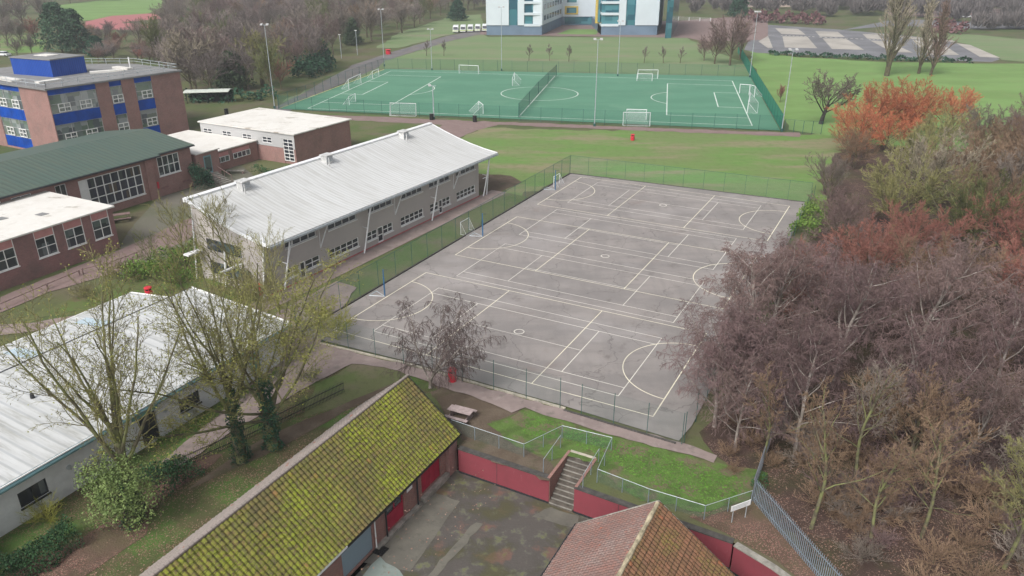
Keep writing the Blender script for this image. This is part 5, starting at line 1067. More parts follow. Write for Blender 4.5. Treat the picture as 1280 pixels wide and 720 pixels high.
def proto(key, tname, bark, twig, sides=(8,6,4,3,3), cutlev=2, leaf=None, **kw):
    ch = grow(**kw); t = T(tname, None, None, (0,0,0)); main = [c for c in ch if c[0] < cutlev]; rest = [c for c in ch if c[0] >= cutlev]
    V, Q = tubes(main, sides); fastmesh('trunk', V, Q, BK[bark], t); V2, Q2 = tubes(rest, sides); fastmesh('crown', V2, Q2, BK[twig], t)
    if leaf:
        rg = np.random.RandomState(kw['seed']); tips = np.array([tuple(c[1][-1]) for c in ch if c[0] == max(x[0] for x in ch)]+[tuple(c[1][1]) for c in ch if c[0] == max(x[0] for x in ch)]); tips = tips[rg.rand(len(tips)) < leaf[1]]; leafcloud(np.repeat(tips, leaf[3], 0)+rg.randn(len(tips)*leaf[3],3)*.12, leaf[0], rg, 'buds', leaf[2], t)
    PROTO[key] = t; t['used'] = 0
    return t
def plant(key, p, H_=1.0, label='', group=None, cat='tree', tw=None, bk=None, rz=None, wide=1.0):
    t = PROTO[key]; rz = rng.uniform(0, 6.28) if rz is None else rz; m = {}
    if tw: m['crown'] = BK[tw]
    if bk: m['trunk'] = BK[bk]
    r = copy_tree(t, p, rz, (H_*wide, H_*wide, H_), label, group, m); r['category'] = cat
    if 'used' in r: del r['used']
    return r
# protos (height given by H)
proto('ash', 'bare_tree', 'ash', 'ashtw', seed=11, H=17, tf=.34, clear=.45, kids=(11,12,7,6), ratio=(2.05,.34,.42,.42), ang=(29,38,42,44), up=(0,.22,.2,.08), wob=(.05,.06,.11,.16), r0=.34, cf=(.44,.36), tr=.0085, leaf=(.08,.2,'catkin',1), segs=(5,10,6,4,3), t0=(None,.15,.15,.15), dome=False)
proto('ash2', 'bare_tree', 'ash', 'ashtw', seed=23, H=15, tf=.3, clear=.4, kids=(13,12,7,6), ratio=(2.6,.33,.42,.42), ang=(54,40,42,44), up=(0,.14,.1,.03), wob=(.05,.06,.11,.16), r0=.34, cf=(.4,.38), tr=.0085, leaf=(.09,.5,'catkin',2), segs=(5,10,6,4,3), t0=(None,.2,.15,.15), dome=False)
proto('birch', 'weeping_birch_tree', 'birch', 'birchtw', seed=31, H=11, clear=.25, kids=(17,11,9,7), ratio=(.55,.46,.5,.5), ang=(48,50,60,55), up=(0,.14,-.1,-.7), wob=(.05,.12,.2,.2), r0=.13, cf=(.5,.5), tr=.0095, segs=(7,6,5,4,3))
proto('birch2', 'bare_birch_tree', 'birch', 'birchtw', seed=33, H=11, tf=.4, clear=.2, kids=(12,11,9,7), ratio=(1.5,.42,.5,.5), ang=(38,48,58,55), up=(0,.2,-.1,-.6), wob=(.06,.12,.2,.2), r0=.13, cf=(.5,.5), tr=.0095, segs=(5,7,5,4,3), dome=False)
proto('birchs', 'multi_stemmed_birch_tree', 'birch', 'birchdk', seed=35, H=8.6, tf=.3, clear=.1, kids=(9,11,9,8), ratio=(1.95,.42,.5,.6), ang=(34,44,60,55), up=(0,.12,-.25,-1.2), wob=(.08,.1,.18,.16), r0=.11, tr=.0075, segs=(4,7,5,5,4), dome=False)
proto('dome', 'spreading_bare_tree', 'ash', 'olivetw', seed=41, H=15, tf=.3, clear=.15, kids=(16,12,8,7), ratio=(2.0,.36,.42,.42), ang=(46,38,40,42), up=(0,.22,.16,.1), r0=.3, cf=(.45,.45), tr=.018, wob=(.05,.07,.1,.14), dome=False, segs=(4,7,5,3,2))
proto('dome2', 'spreading_bare_tree', 'brown', 'redtw', seed=43, H=13, tf=.32, clear=.12, kids=(16,13,9,8), ratio=(1.9,.36,.42,.42), ang=(50,42,45,45), up=(0,.2,.12,.1), r0=.24, cf=(.42,.45), tr=.016, wob=(.05,.08,.12,.16), dome=False, segs=(4,7,5,3,2))
proto('sparse', 'slender_bare_tree', 'ash', 'browntw', seed=47, H=11, clear=.3, kids=(14,8,7,6), ratio=(.45,.42,.45,.42), ang=(38,42,45,45), up=(0,.2,.08,.0), r0=.12, cf=(.45,.5), tr=.0095)
proto('whip', 'twiggy_sapling', 'ash', 'greentw', seed=49, H=6, clear=.03, kids=(14,9,7), ratio=(.85,.42,.4), ang=(30,34,40), up=(0,.15,.1), r0=.07, tr=.010, segs=(6,5,4,3), cutlev=1, dome=False)
proto('poplar', 'poplar_tree', 'brown', 'greytw', seed=53, H=26, clear=.05, kids=(44,9,6), ratio=(.4,.42,.45), ang=(17,20,26), up=(0,.3,.2), r0=.4, tr=.045, segs=(8,5,4,3), t0=(None,.2,.15))
proto('osier', 'orange_twigged_shrub', 'brown', 'orangetw', seed=55, H=9, tf=.12, clear=.02, kids=(46,12,9), ratio=(6.2,.3,.35), ang=(52,26,30), up=(0,.25,.3), wob=(.05,.05,.1,.1), r0=.3, cf=(.2,.5), tr=.026, segs=(3,6,4,3), dome=False, cutlev=1, t0=(None,.3,.2))
proto('lone', 'bare_field_tree', 'darkb', 'greytw', seed=58, H=12, tf=.28, clear=.4, kids=(10,11,8,6), ratio=(2.0,.4,.42,.42), ang=(46,42,45,45), up=(0,.1,.06,.0), r0=.34, cf=(.42,.45), tr=.024, dome=False)
for i, s_ in enumerate((61,67,71)):
    proto('wood%d'%i, 'woodland_tree', 'brown', ('browntw','greytw','purpletw')[i], sides=(5,4,3,3), seed=s_, H=15, tf=.45, clear=.25, kids=(14,12,10), ratio=(1.35,.4,.4), ang=(38,42,46), up=(0,.2,.12), r0=.28, cf=(.5,.5), tr=.042, segs=(5,6,3,2), t0=(None,.2,.15), dome=False)
proto('sap', 'young_field_tree', 'brown', 'greytw', sides=(5,4,3), seed=73, H=6, clear=.3, kids=(12,8,5), ratio=(.45,.5,.45), ang=(36,40,40), up=(0,.2,.1), r0=.12, tr=.03, segs=(5,4,3,2))
proto('brush', 'understorey_shrub', 'brown', 'browntw', sides=(4,3,3), seed=79, H=4, tf=.15, clear=.02, kids=(26,9,7), ratio=(4.6,.4,.4), ang=(60,42,45), up=(0,.2,.1), r0=.06, cf=(.4,.5), tr=.011, segs=(3,5,3,2), cutlev=1, dome=False)
# ivy sleeves on the trunks of the foreground trees
def ivy(par, r, h, mat='ivydk', n=2200, leaf=.12, cx=0, cy=0):
    rg = np.random.RandomState(int(h*100)); z = rg.rand(n)*h; a = rg.rand(n)*6.283; rr = r*(1.15-.5*z/h)*(.75+.5*rg.rand(n))*(1+.25*np.sin(z*2.3+a*2)); o = ORG[par.name]
    leafcloud(np.stack([o[0]+cx+rr*np.cos(a), o[1]+cy+rr*np.sin(a), o[2]+z],1), leaf, rg, 'ivy', mat, par)
t1 = plant('ash', g(168,650), 1.22, 'large bare tree rising from the pale ivy clump at lower left', rz=1.0, wide=1.1)
t2 = plant('ash', g(303,577), 1.15, 'big bare ivy-footed tree in the middle of the garden, left of a twin', rz=3.4, wide=1.05)
t3 = plant('ash2', g(342,560), 1.05, 'wide bare tree with yellow-green buds reaching towards the court', rz=2.2, wide=1.4)
for t, q, r, h in ((t1,(168,650),.8,4.5),(t2,(303,577),.75,4.2),(t3,(342,560),.7,4.6)): ORG[t.name] = (*g(*q),0)
def ivyworld(t, q, sc, r, h, mat, n, leaf, dx=0):
    rg = np.random.RandomState(n); z = rg.rand(n)*h; a = rg.rand(n)*6.283; rr = r*(1.15-.5*z/h)*(.6+.6*rg.rand(n))*(1+.3*np.sin(z*2.3+a*2)); ro = t.rotation_euler.z
    V = np.stack([rr*np.cos(a)+dx, rr*np.sin(a), z],1); ORG[t.name] = (0,0,0); return leafcloud(V, leaf, rg, 'ivy', mat, t)
ivyworld(t2, None, 1, .4, 5.0, 'ivydk', 2600, .11); ivyworld(t3, None, 1, .38, 5.4, 'ivydk', 2601, .11); ivyworld(t1, None, 1, .5, 2.5, 'ivydk', 1200, .12)
rgi = np.random.RandomState(8); ic = g(166,662); iv = T('ivy_clump', 'pale green ivy clump with large leaves around the lower left tree', 'ivy', (*ic,0))
n = 7500; a = rgi.rand(n)*6.283; ph_ = np.arccos(1-2*rgi.rand(n)); rr = (.45+.68*rgi.rand(n)**.8)*(1+.24*np.sin(a*3+ph_*4)+.16*np.sin(a*7+ph_*6))
leafcloud(np.stack([ic[0]-.3+1.9*rr*np.sin(ph_)*np.cos(a), ic[1]+1.3*rr*np.sin(ph_)*np.sin(a), 2.9+2.4*rr*np.cos(ph_)],1), .14, rgi, 'foliage', 'ivy', iv)
plant('birchs', g(538,485), 1.25, 'weeping multi-stemmed birch between the mossy hall apex and the court', rz=.6, wide=1.15, cat='tree')
# shrubs round the white building
for q, k, h, tw, lb in (((235,345),'whip',1.5,'ashtw','tall pale twiggy shrub left of the classroom gable'),((325,378),'brush',1.3,'ashtw','broad twiggy shrub at the classroom gable foot'),((420,425),'brush',1.1,'catk','yellow-green budded shrub by the path at the court corner'),((110,600),'brush',.75,'catk','yellow stemmed shrub against the white building wall near the round vent'),((60,652),'brush',.6,'catk','yellow-green thin shrub at the lower left window'),((235,520),'brush',.5,'olivetw','small straggly shrub under the white building small window'),((388,478),'brush',.6,'greentw','straggly shrub at the right end of the white building'),((268,352),'whip',1.55,'ashtw','tall twiggy shrub against the classroom gable, left one'),((298,364),'whip',1.7,'olivetw','tall twiggy shrub against the classroom gable, middle one'),((350,394),'whip',1.4,'olivetw','tall twiggy shrub beside the classroom entrance post'),((195,352),'whip',1.0,'greentw','twiggy green shrub on the grass island'),((160,347),'brush',.9,'ashtw','spreading twiggy shrub by the low rail'),((105,372),'brush',.6,'ashtw','pale twiggy shrub in the rough grass behind the white roof'),((398,412),'brush',1.2,'catk','yellow budded shrub on the verge by the court corner')):
    plant(k, g(*q), h, lb, cat='shrub', tw=tw)
# --- right-hand wood : individually placed
RW = [  # key, x, y, scale, twig, wide, label
 ('dome2',61,134,0.85,'orangetw',1.15,'orange-twigged shrub at the left tip of the right wood'),('dome2',70,138,0.9,'orangetw',1.1,'orange-twigged tree crowded between its orange neighbours'),('dome2',64,130,0.75,'orangetw',1.1,'orange-brown tree low in the front of the orange group'),('dome2',66,140,1.08,'orangetw',1.15,'tall orange-twigged shrub in front of the poplars'),('dome2',74,143,1.12,'orangetw',1.15,'orange-twigged shrub right of the poplar foot'),('dome2',57,127,0.6,'orangetw',1.15,'small orange-twigged shrub lowest on the wood edge'),('dome2',81,142,0.95,'orangetw',1.15,'orange-twigged shrub farthest right of the orange group'),
 ('dome',46.5,89,.98,None,1.25,'broad yellow-olive bare tree behind the far right court corner'),('dome',55,98,1.02,'straw',1.15,'straw-coloured bare tree top just right of the yellow-olive one'),('dome',60,112,.88,'olivetw',1.0,'olive bare tree below the orange shrubs'),('dome2',54,119,.68,'browntw',1.0,'brown low tree on the field edge of the wood'),('dome',69,124,.85,'olivetw',1.0,'olive tree directly in front of the tall orange shrub'),
 ('dome',44,103,.62,'greytw',1.0,'small grey twiggy tree at the field edge by the court corner'),
 ('dome2',36,71,.85,None,1.05,'red-brown domed tree along the upper right court side'),('dome2',43,77,.85,'redtw',1.0,'red-brown domed tree right of its larger neighbour'),('dome2',48,66,.85,'redtw',1.0,'red-brown tree in the middle of the right wood'),('dome2',32,61,.8,'purpletw',1.0,'mauve domed tree beside the court halfway down'),
 ('birch',20,47.5,1.15,None,1.05,'drooping purple birch at the near right court corner'),('birch',25.5,53,1.25,None,1.1,'tall purple birch overhanging the near court end line'),('birch',29,46.5,1.15,None,1.1,'purple birch with pale limbs behind the corner birch'),('birch',32,54,1.25,'purpletw',1.1,'mauve birch in the centre of the near wood'),('birch',38,60,1.2,'purpletw',1.1,'mauve birch right of the centre of the wood'),('birch',35,48,1.1,None,1.0,'purple birch standing over bare leaf litter'),
 ('dome',52,58,1.3,'greentw',.9,'tall mossy green tree on the right edge of the photograph'),('dome',57,69,1.35,'greentw',.85,'tall mossy tree behind the right-edge tree'),('dome',64,84,1.3,'browntw',.95,'dark brown tree high on the right edge'),('dome2',60,97,1.15,'browntw',1.05,'brown tree right of the straw-coloured tree'),('dome2',72,105,1.15,'browntw',1.1,'brown tree near the upper right edge'),('dome2',80,117,1.1,'purpletw',1.1,'mauve-brown tree on the right skyline of the wood'),('dome2',90,128,1.15,'browntw',1.1,'brown tree at the far right corner of the wood'),('dome',84,103,1.25,'greentw',1.0,'mossy tree at the far right edge'),('dome2',79,129,.9,'greytw',1.1,'grey-brown tree behind the orange shrubs'),('dome2',96,140,1.0,'purpletw',1.1,'mauve-brown tree where the wood meets the right field'),('dome2',104,131,1.1,'browntw',1.1,'brown tree beyond the right edge of the wood'),
 ('dome2',44,52,.8,'purpletw',.9,'low mauve tree on the right above the bare slope'),
 ('sparse',18.2,36.8,1.05,'browntw',1.0,'slender tree behind the palisade fence'),('sparse',17.0,43.0,.8,'browntw',1.0,'thin tree at the top of the palisade fence'),('sparse',28,33.5,.95,'olivetw',1.1,'slender olive tree at the lower right'),('sparse',22.5,41,1.0,'greytw',1.0,'grey slender tree above the leaf litter'),('sparse',33,38,1.05,'browntw',1.0,'slender brown tree right of the leaf litter'),('sparse',39,43,1.1,'greentw',1.0,'slender mossy tree near the lower right edge'),('sparse',26,39,.7,'purpletw',1.0,'short mauve tree in the middle of the leaf litter'),('sparse',36,33,.8,'browntw',1.0,'short brown tree at the bottom right corner')]
RW += [('dome',84,112,1.55,'greytw',1.0,'tall grey-green tree on the upper right edge'),('dome',92,121,1.5,'greentw',1.0,'tall mossy tree at the right skyline above the wood'),('dome2',76,100,1.45,'browntw',1.0,'tall brown tree on the right edge above the mossy ones'),('dome',100,137,1.4,'browntw',1.0,'tall brown tree where the wood reaches the right field edge'),('birch',14.9,47.6,1.0,None,1.2,'purple birch right at the near right corner of the hard court'),('birch',15.6,44.6,.7,'purpletw',1.2,'low purple birch by the lawn end of the paved path'),('birch',16.2,49.5,1.12,None,1.2,'nearest purple birch overhanging the end line of the court'),('birch',19.0,53.5,1.2,'purpletw',1.2,'purple-brown birch overhanging the corner of the nearest court'),('birch',24,63,1.1,None,1.15,'purple-brown birch over the second court end line'),('birch',19.5,43.8,1.0,'birchtw',1.1,'brown birch beside the top of the palisade'),('dome2',27,43,.75,'browntw',1.0,'brown tangled tree above the open litter'),('dome2',36,42,.8,'purpletw',1.0,'mauve tangled tree toward the lower right'),('dome2',44,45,.85,'browntw',1.0,'brown tangled tree by the lower right edge'),('dome2',40,37,.6,'greentw',1.0,'greenish tangled tree by the lower right edge'),
 ('sparse',21.5,36,.75,'browntw',1.2,'small brown tree on the open litter'),('sparse',30.5,36.5,.9,'greytw',1.2,'grey-brown slender tree in the lower right litter'),('sparse',24.5,36,.85,'browntw',1.2,'brown slender tree on the open litter'),('sparse',34.5,29,.9,'olivetw',1.2,'olive slender tree at the bottom right'),('sparse',30,30,.8,'greentw',1.2,'mossy slender tree at the bottom edge'),('birch',21.5,57,1.1,'purpletw',1.1,'purple birch leaning over the right court side line'),('birch',27,60,1.2,None,1.1,'full purple birch behind the court side birch'),('birch',17.8,51.5,.9,None,1.1,'small purple birch nearest the court corner line'),('birch',44,57,1.1,'purpletw',1.1,'mauve birch below the right-edge mossy tree'),
 ('birch',41,50,1.05,None,1.0,'purple birch toward the right edge'),('birch',31,43,.95,'purpletw',1.0,'mauve birch at the top of the open leaf litter'),('dome2',38,84,.75,'purpletw',1.0,'mauve low tree hugging the upper court side'),('dome2',30,72,.6,'redtw',1.0,'small red-brown tree leaning over the court edge'),('dome2',26,66,.65,'redtw',1.0,'small red-brown tree at the middle of the right court side'),('dome',51,80,1.0,'greentw',1.0,'green-brown tree between the red-brown and straw trees'),('dome2',56,87,1.0,'browntw',1.0,'brown tree between the straw tree and the right edge'),('dome2',66,95,1.05,'greytw',1.0,'grey-brown tree up the right side of the wood'),('dome2',72,114,1.0,'browntw',1.0,'brown tree in front of the mauve-brown skyline tree'),('dome2',40,66,.9,'browntw',1.0,'brown tree between two red-brown domed trees'),('dome2',53,74,1.0,'redtw',1.0,'red-brown tree near the right mossy trees'),('dome',60,76,1.2,'browntw',1.0,'brown tree on the right edge behind the mossy trees')]
for q_, (k, x, y, s, tw, wd, lb) in enumerate(RW):
    if k == 'birch' and q_ % 2: k = 'birch2'
    plant(k, (x,y), s, lb, tw=tw, wide=wd)
ur = random.Random(9)
for q in ((15.0,44.0,.45),(16.8,45.2,.6),(17.6,42.8,.5),(14.9,42.2,.35),(18.8,47.5,.6),(16.5,47.8,.5)): plant('brush', q[:2], q[2], 'low tangled understorey shrub among the trunks of the right wood', 'understorey shrubs of the right wood', 'shrub', tw='browntw')
for i in range(60):
    plant('brush', (ur.uniform(19.5,42), ur.uniform(30,47)), ur.uniform(.35,.8), 'low tangled understorey shrub among the trunks of the right wood', 'understorey shrubs of the right wood', 'shrub', tw=ur.choice(['browntw','greytw','birchtw']), wide=1.2)
for i in range(95):
    y = ur.uniform(34, 122); x0 = 17+max(0,(y-40))*.52; x = x0+ur.uniform(.5, 10+y*.34)
    plant('brush', (x,y), ur.uniform(.5,1.0), 'low tangled understorey shrub among the trunks of the right wood', 'understorey shrubs of the right wood', 'shrub', tw=ur.choice(['browntw','purpletw','greytw','browntw','birchtw']))
# --- poplars, lone tree, field trees
plant('poplar', g(1108,95), 1.5, 'tall poplar standing before the car park, left one', tw='straw', wide=1.15)
plant('poplar', g(1148,92), .9, 'shorter poplar right of the tall one', tw='straw', wide=1.1); plant('poplar', g(1163,94), .86, 'short poplar farthest right of the three', tw='redg', wide=1.1)
plant('lone', g(1026,155), 1.4, 'lone dark bare tree on the bright grass right of the pitch', wide=1.0)
plant('wood2', g(975,128), .3, 'small reddish bare tree just outside the green screened fence', tw='redtw')
for i, (q, s, lb) in enumerate((((893,80),.85,'purple-brown tree at the left of the clump by the far pitch corner'),((912,82),1.25,'tallest tree of the clump by the far pitch corner'),((925,74),.95,'tree at the right of the clump by the far pitch corner'),((880,76),.6,'small tree at the left foot of the clump by the far pitch corner'))): plant('wood%d'%(i%3), g(*q), s*.95, lb, tw='purpletw', wide=1.1)
for x, y in ((661,76),(687,76),(711,77),(805,79),(829,79),(850,79),(533,70),(555,70)): plant('sap', g(x,y), .95, 'young bare tree in the row on the far playing field', 'row of young trees on the far playing field', tw='dusk')
# --- left wood: individuals + far mass
lw = random.Random(21); spots = []
def inpoly(p, P):
    c = False; n = len(P)
    for i in range(n):
        a, b = P[i], P[(i+1)%n]
        if (a[1] > p[1]) != (b[1] > p[1]) and p[0] < (b[0]-a[0])*(p[1]-a[1])/(b[1]-a[1])+a[0]: c = not c
    return c
PW_ = px((195,95),(228,122),(345,119),(372,98),(398,86),(420,70),(455,60),(500,45),(560,22),(600,10),(560,3),(420,1),(300,2),(215,12),(190,40),(150,44),(100,46),(110,66),(180,78)) 
bb_ = (min(p[0] for p in PW_), max(p[0] for p in PW_), min(p[1] for p in PW_), max(p[1] for p in PW_))
GLB = 'bare grey-brown trees of the wood behind the school'
tries = 0; NOT_ = px((85,-5),(205,-5),(215,14),(205,60),(190,84),(120,84),(95,60))
while len(spots) < 235 and tries < 40000:
    tries += 1; p = (lw.uniform(bb_[0],bb_[1]), lw.uniform(bb_[2],bb_[3]))
    if not inpoly(p, PW_) or inpoly(p, NOT_): continue
    md = 6.6 if p[1] < 260 else 9.3
    if all(math.dist(p,q) > md for q in spots): spots.append(p)
for p in spots:
    h = lw.uniform(.75,1.15)*(1.0 if p[1] > 195 else .85); plant('wood%d'%lw.randrange(3), p, h, 'bare tree in the dense wood behind the school and left of the pitch', GLB, tw=lw.choice(['browntw','greytw','purpletw','dusk','greytw','greentw','dusk']), wide=lw.uniform(.95,1.25))
for q, s, tw, lb in (((352,112),.62,'redtw','reddish low tree at the wood edge by the left floodlight'),((330,108),1.1,'olivetw','olive bare tree behind the left floodlight'),((390,84),.75,'olivetw','olive tree leaning over the woodland path'),((240,115),1.15,'straw','pale-stemmed tree behind the shelter'),((262,112),1.1,'greytw','grey tree directly behind the shelter')): plant('wood0', g(*q), s, lb, tw=tw, wide=1.15)
for i in range(34):
    p = g(lw.uniform(95,205), lw.uniform(44,80)); plant('wood%d'%(i%3), p, lw.uniform(.3,.5), 'low reddish scrub tree below the distant running track', 'low scrub trees below the running track', tw=lw.choice(['redtw','browntw','dusk','redg']), wide=1.4)
# far left parkland trees
for i,(x,y,s) in enumerate(((10,58,.8),(28,56,.75),(45,55,.7),(5,40,1.0),(30,35,1.0),(55,30,1.0),(20,18,1.1),(48,12,1.1),(5,8,1.2),(88,4,1.0),(250,8,1.1),(40,68,.5),(22,72,.5),(175,60,.8),(100,58,.6))):
    plant('wood%d'%(i%3), g(x,y), s, 'bare tree in the parkland beyond the blue panelled block', 'bare trees in the far left parkland', tw=('dusk','greytw','redtw','dusk')[i%4], wide=1.2)
# evergreens
M['ivymid'] = leafmat('mid_green_ivy', (.06,.11,.05), (.09,.13,.07), (.12,.12,.07))
def conif(label, p, h, r, seed, mat='conifer', leaf=.7, cat='tree'):
    rg = np.random.RandomState(seed); t = T('evergreen_tree', label, cat, (*p,0)); part('trunk', BK['brown'], t, lambda m: m.tube([(p[0],p[1],0),(p[0],p[1],h*.8)], [.3,.1], 6))
    n = 4200; z = rg.rand(n)**.8; a = rg.rand(n)*6.283; k = np.floor(z*8); rr = r*(1-z**1.8*.75)*(.55+.5*rg.rand(n))*(1+.25*np.sin(a*3+k*2.1)+.15*np.sin(a*5+k))
    leafcloud(np.stack([p[0]+rr*np.cos(a), p[1]+rr*np.sin(a), h*(.06+.94*z)],1), leaf, rg, 'crown', mat, t)
conif('broad blue-green evergreen behind the plant room', g(78,66), 15.5, 6, 3); conif('second evergreen joined to the right of the broad one', g(97,66), 13.5, 5, 4); conif('small dark evergreen right of the evergreen pair', g(122,70), 6, 3, 5, 'ivydk')
conif('ivy-covered dark tree in the wood behind the shelter', g(292,112), 9, 4, 6, 'ivymid'); conif('dark green ivy tree by the woodland path', g(402,80), 7, 3.0, 7, 'ivydk'); conif('green ivy tree farther up the woodland path', g(440,56), 9, 3.2, 8, 'ivymid'); conif('dark evergreen left of the white vans', g(572,26), 9, 4, 9, 'ivydk'); conif('dark evergreen behind the far tree clump', g(922,22), 12, 4.5, 10, 'ivydk')
def twigcloud(pts, ctr, rg, name, mat):
    n = len(pts); a = pts-ctr; a /= np.linalg.norm(a,axis=1,keepdims=True)+1e-6; a += rg.randn(n,3)*.35; a[:,2] += .5; a /= np.linalg.norm(a,axis=1,keepdims=True); b = rg.randn(n,3); b -= a*(a*b).sum(1,keepdims=True); b /= np.linalg.norm(b,axis=1,keepdims=True); L = 1.1+1.5*rg.rand(n,1); w = .13+.14*rg.rand(n,1)
    V = np.stack([pts-a*L, pts+b*w, pts+a*L, pts-b*w],1).reshape(-1,3); return fastmesh(name, V, np.arange(n*4).reshape(-1,4), mat)
# far wooded belt: one mass
def farmass(name, label, poly, n, hmin, hmax, mats, seed):
    rg = np.random.RandomState(seed); bb2 = (min(p[0] for p in poly), max(p[0] for p in poly), min(p[1] for p in poly), max(p[1] for p in poly)); P = []
    while len(P) < n:
        p = (rg.uniform(bb2[0],bb2[1]), rg.uniform(bb2[2],bb2[3]))
        if inpoly(p, poly): P.append(p)
    pts = []; ctr = []
    for p in P:
        h = rg.uniform(hmin,hmax); r = h*rg.uniform(.32,.5); m = 260; a = rg.rand(m)*6.283; c = 1-1.5*rg.rand(m); s = np.sqrt(np.maximum(0,1-c*c)); rr = r*(.6+.45*rg.rand(m)); pts.append(np.stack([p[0]+rr*s*np.cos(a), p[1]+rr*s*np.sin(a), h*.55+rr*c*1.15],1)); ctr.append(np.repeat([[p[0],p[1],h*.2]],m,0))
    pts = np.concatenate(pts); ctr = np.concatenate(ctr); pts[:,2] = np.maximum(pts[:,2], .3); o = twigcloud(pts, ctr, rg, name, mats); tag(o, kind='stuff', label=label, cat='woodland'); return o
M['farwood'] = leafmat('far_bare_wood', (.2,.165,.16), (.17,.15,.15), (.13,.15,.13)); M['farwoodg'] = leafmat('far_green_wood', (.12,.15,.14), (.11,.15,.15), (.16,.16,.16))
farmass('far_wood', 'grey-purple distant wood across the top left of the view', px((-80,-12),(0,4),(100,-6),(200,-14),(330,-12),(460,-8),(600,4),(600,-22),(200,-34),(-120,-30)), 420, 10, 16, 'farwood', 1)
farmass('far_wood', 'blue-green distant trees behind the track field', px((108,3),(200,-3),(290,-8),(290,-16),(100,-8)), 90, 8, 13, 'farwoodg', 2)
farmass('far_wood', 'purple-brown distant trees and scrub between the white building and the houses', px((862,22),(940,18),(1120,24),(1180,32),(1290,24),(1400,10),(1400,-6),(1100,-4),(860,2)), 330, 5, 9.5, 'farwood', 3)
farmass('far_wood', 'dull green distant trees along the top right edge', px((1050,6),(1290,10),(1400,4),(1500,-30),(860,-30),(860,-6)), 420, 8, 14, 'farwoodg', 4)
farmass('far_wood', 'distant scrub along the road above the right field', px((1200,36),(1300,44),(1420,50),(1420,42),(1300,34)), 60, 4, 7, 'farwood', 5)
farmass('far_wood', 'mixed trees behind the white campus building', px((600,16),(606,-4),(860,-4),(860,10),(830,-2),(640,-2)), 60, 9, 14, 'farwood', 6)
for k, t in list(PROTO.items()):
    for ch in list(t.children): bpy.data.objects.remove(ch)
    bpy.data.objects.remove(t)
# scattered litter on the ground of the wood and garden: real leaves and small bits
def scatter(name, polys, n, size, mat, seed, z=.03):
    rg = np.random.RandomState(seed); out = []
    for poly, nn in polys:
        b = (min(p[0] for p in poly), max(p[0] for p in poly), min(p[1] for p in poly), max(p[1] for p in poly)); P = []
        for _ in range(nn*8):
            if len(P) >= nn: break
            p = (rg.uniform(b[0],b[1]), rg.uniform(b[2],b[3]))
            if inpoly(p, poly): P.append((*p, z))
        out.append(np.array(P))
    pts = np.concatenate(out); n = len(pts); s = size*(.5+rg.rand(n,1)); a = np.zeros((n,3)); th_ = rg.rand(n)*6.283; a[:,0] = np.cos(th_); a[:,1] = np.sin(th_); a[:,2] = rg.uniform(-.35,.35,n); b = np.zeros((n,3)); b[:,0] = -np.sin(th_); b[:,1] = np.cos(th_); b[:,2] = rg.uniform(-.35,.35,n)
    V = np.stack([pts-a*s*.5, pts+b*s*.35, pts+a*s*.5, pts-b*s*.35],1).reshape(-1,3); o = fastmesh(name, V, np.arange(n*4).reshape(-1,4), mat); tag(o, kind='stuff'); return o
M['leaf1'] = leafmat('fallen_leaves', (.2,.1,.075), (.3,.19,.14), (.38,.3,.24))
lv = scatter('fallen_leaves', [([(16.5,41),(17.8,33),(20.5,24),(34,24),(42,36),(30,48),(20,47)], 3800), ([xy(-33.2,36),xy(-33.2,12),xy(-40,12),xy(-40,30)], 1700), ([(10.9,37.9),(13.0,36.4),(15.1,34.2),(18.3,29.2),(20,26),(17.3,33),(15.4,39.3)], 900), ([xy(-24,36),xy(-20,37),xy(-19,28),xy(-24,24)], 130)], 0, .1, 'leaf1', 4); lv['label'] = 'brown fallen leaves strewn over the wood floor and garden'; lv['category'] = 'leaves'
M['gtuft'] = leafmat('grass_tufts', (.06,.15,.02), (.1,.22,.03), (.16,.28,.05))
lt = scatter('grass_tufts', [(px((655,516),(700,530),(745,545),(890,586),(935,600),(925,622),(882,630),(815,610),(770,580),(745,570),(700,550),(650,545)), 2600), (px((90,372),(170,338),(235,312),(300,300),(330,372),(150,400)), 1200)], 0, .16, 'gtuft', 6, .04); lt['label'] = 'tufts of grass on the lawn above the yard and on the island by the shrubs'; lt['category'] = 'grass'
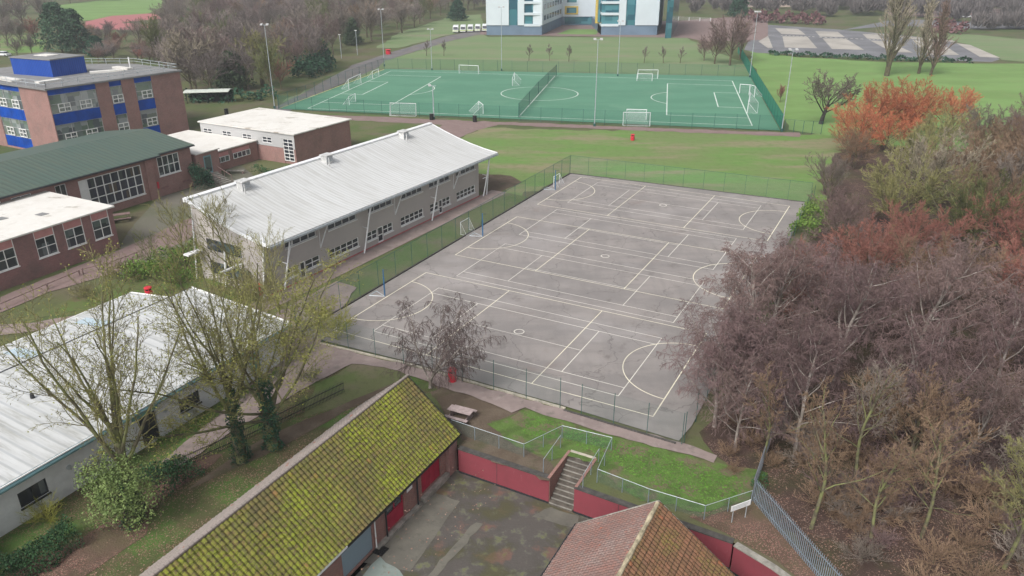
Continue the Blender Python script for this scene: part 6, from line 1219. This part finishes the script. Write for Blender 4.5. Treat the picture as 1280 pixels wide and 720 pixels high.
# ---------------------------------------------------------------- air
def hazebox():
    mb = MB(); mb.box(-620,620,-60,1150,-3.2,52); o = mb.build('haze', M['ground']); m = bpy.data.materials.new('haze_air'); m.use_nodes = True; nt = m.node_tree; nt.nodes.clear(); out = nt.nodes.new('ShaderNodeOutputMaterial'); v = nt.nodes.new('ShaderNodeVolumePrincipled'); v.inputs['Color'].default_value = (.86,.9,.95,1); v.inputs['Density'].default_value = HAZE; v.inputs['Anisotropy'].default_value = .2; nt.links.new(v.outputs[0], out.inputs['Volume']); o.data.materials.clear(); o.data.materials.append(m); tag(o, kind='stuff')
HAZE = .0004
hazebox()
# ---------------------------------------------------------------- camera, light
cam = bpy.data.cameras.new('camera'); co = bpy.data.objects.new('camera', cam); C.objects.link(co); cam.sensor_width = 36; cam.lens = 36*F/1280; cam.clip_end = 6000; cam.clip_start = .5
co.location = (0,0,CH); co.rotation_euler = (math.pi/2-TH, 0, 0); scene.camera = co
SE, SR = R(46), R(215)
w = bpy.data.worlds.new('World'); scene.world = w; w.use_nodes = True; nt = w.node_tree; bg = nt.nodes['Background']; sky = nt.nodes.new('ShaderNodeTexSky'); sky.sky_type = 'NISHITA'; sky.sun_disc = False; sky.sun_elevation = SE; sky.sun_rotation = SR; sky.air_density = 1; sky.dust_density = 4; sky.ozone_density = 1
hs = nt.nodes.new('ShaderNodeHueSaturation'); hs.inputs['Saturation'].default_value = .22; nt.links.new(sky.outputs[0], hs.inputs['Color']); nt.links.new(hs.outputs[0], bg.inputs['Color']); bg.inputs['Strength'].default_value = .125
sl = bpy.data.lights.new('sun', 'SUN'); so = bpy.data.objects.new('sun', sl); C.objects.link(so); sl.energy = 1.75; sl.angle = R(20); sl.color = (1,.97,.93)
dv = Vector((math.sin(SR)*math.cos(SE), math.cos(SR)*math.cos(SE), math.sin(SE))); so.rotation_euler = dv.to_track_quat('Z','Y').to_euler()
scene.view_settings.view_transform = 'Standard'; scene.view_settings.look = 'None'; scene.view_settings.gamma = 1; scene.view_settings.exposure = .53
scene.cycles.volume_bounces = 0; scene.cycles.transparent_max_bounces = 24; scene.cycles.max_bounces = 5
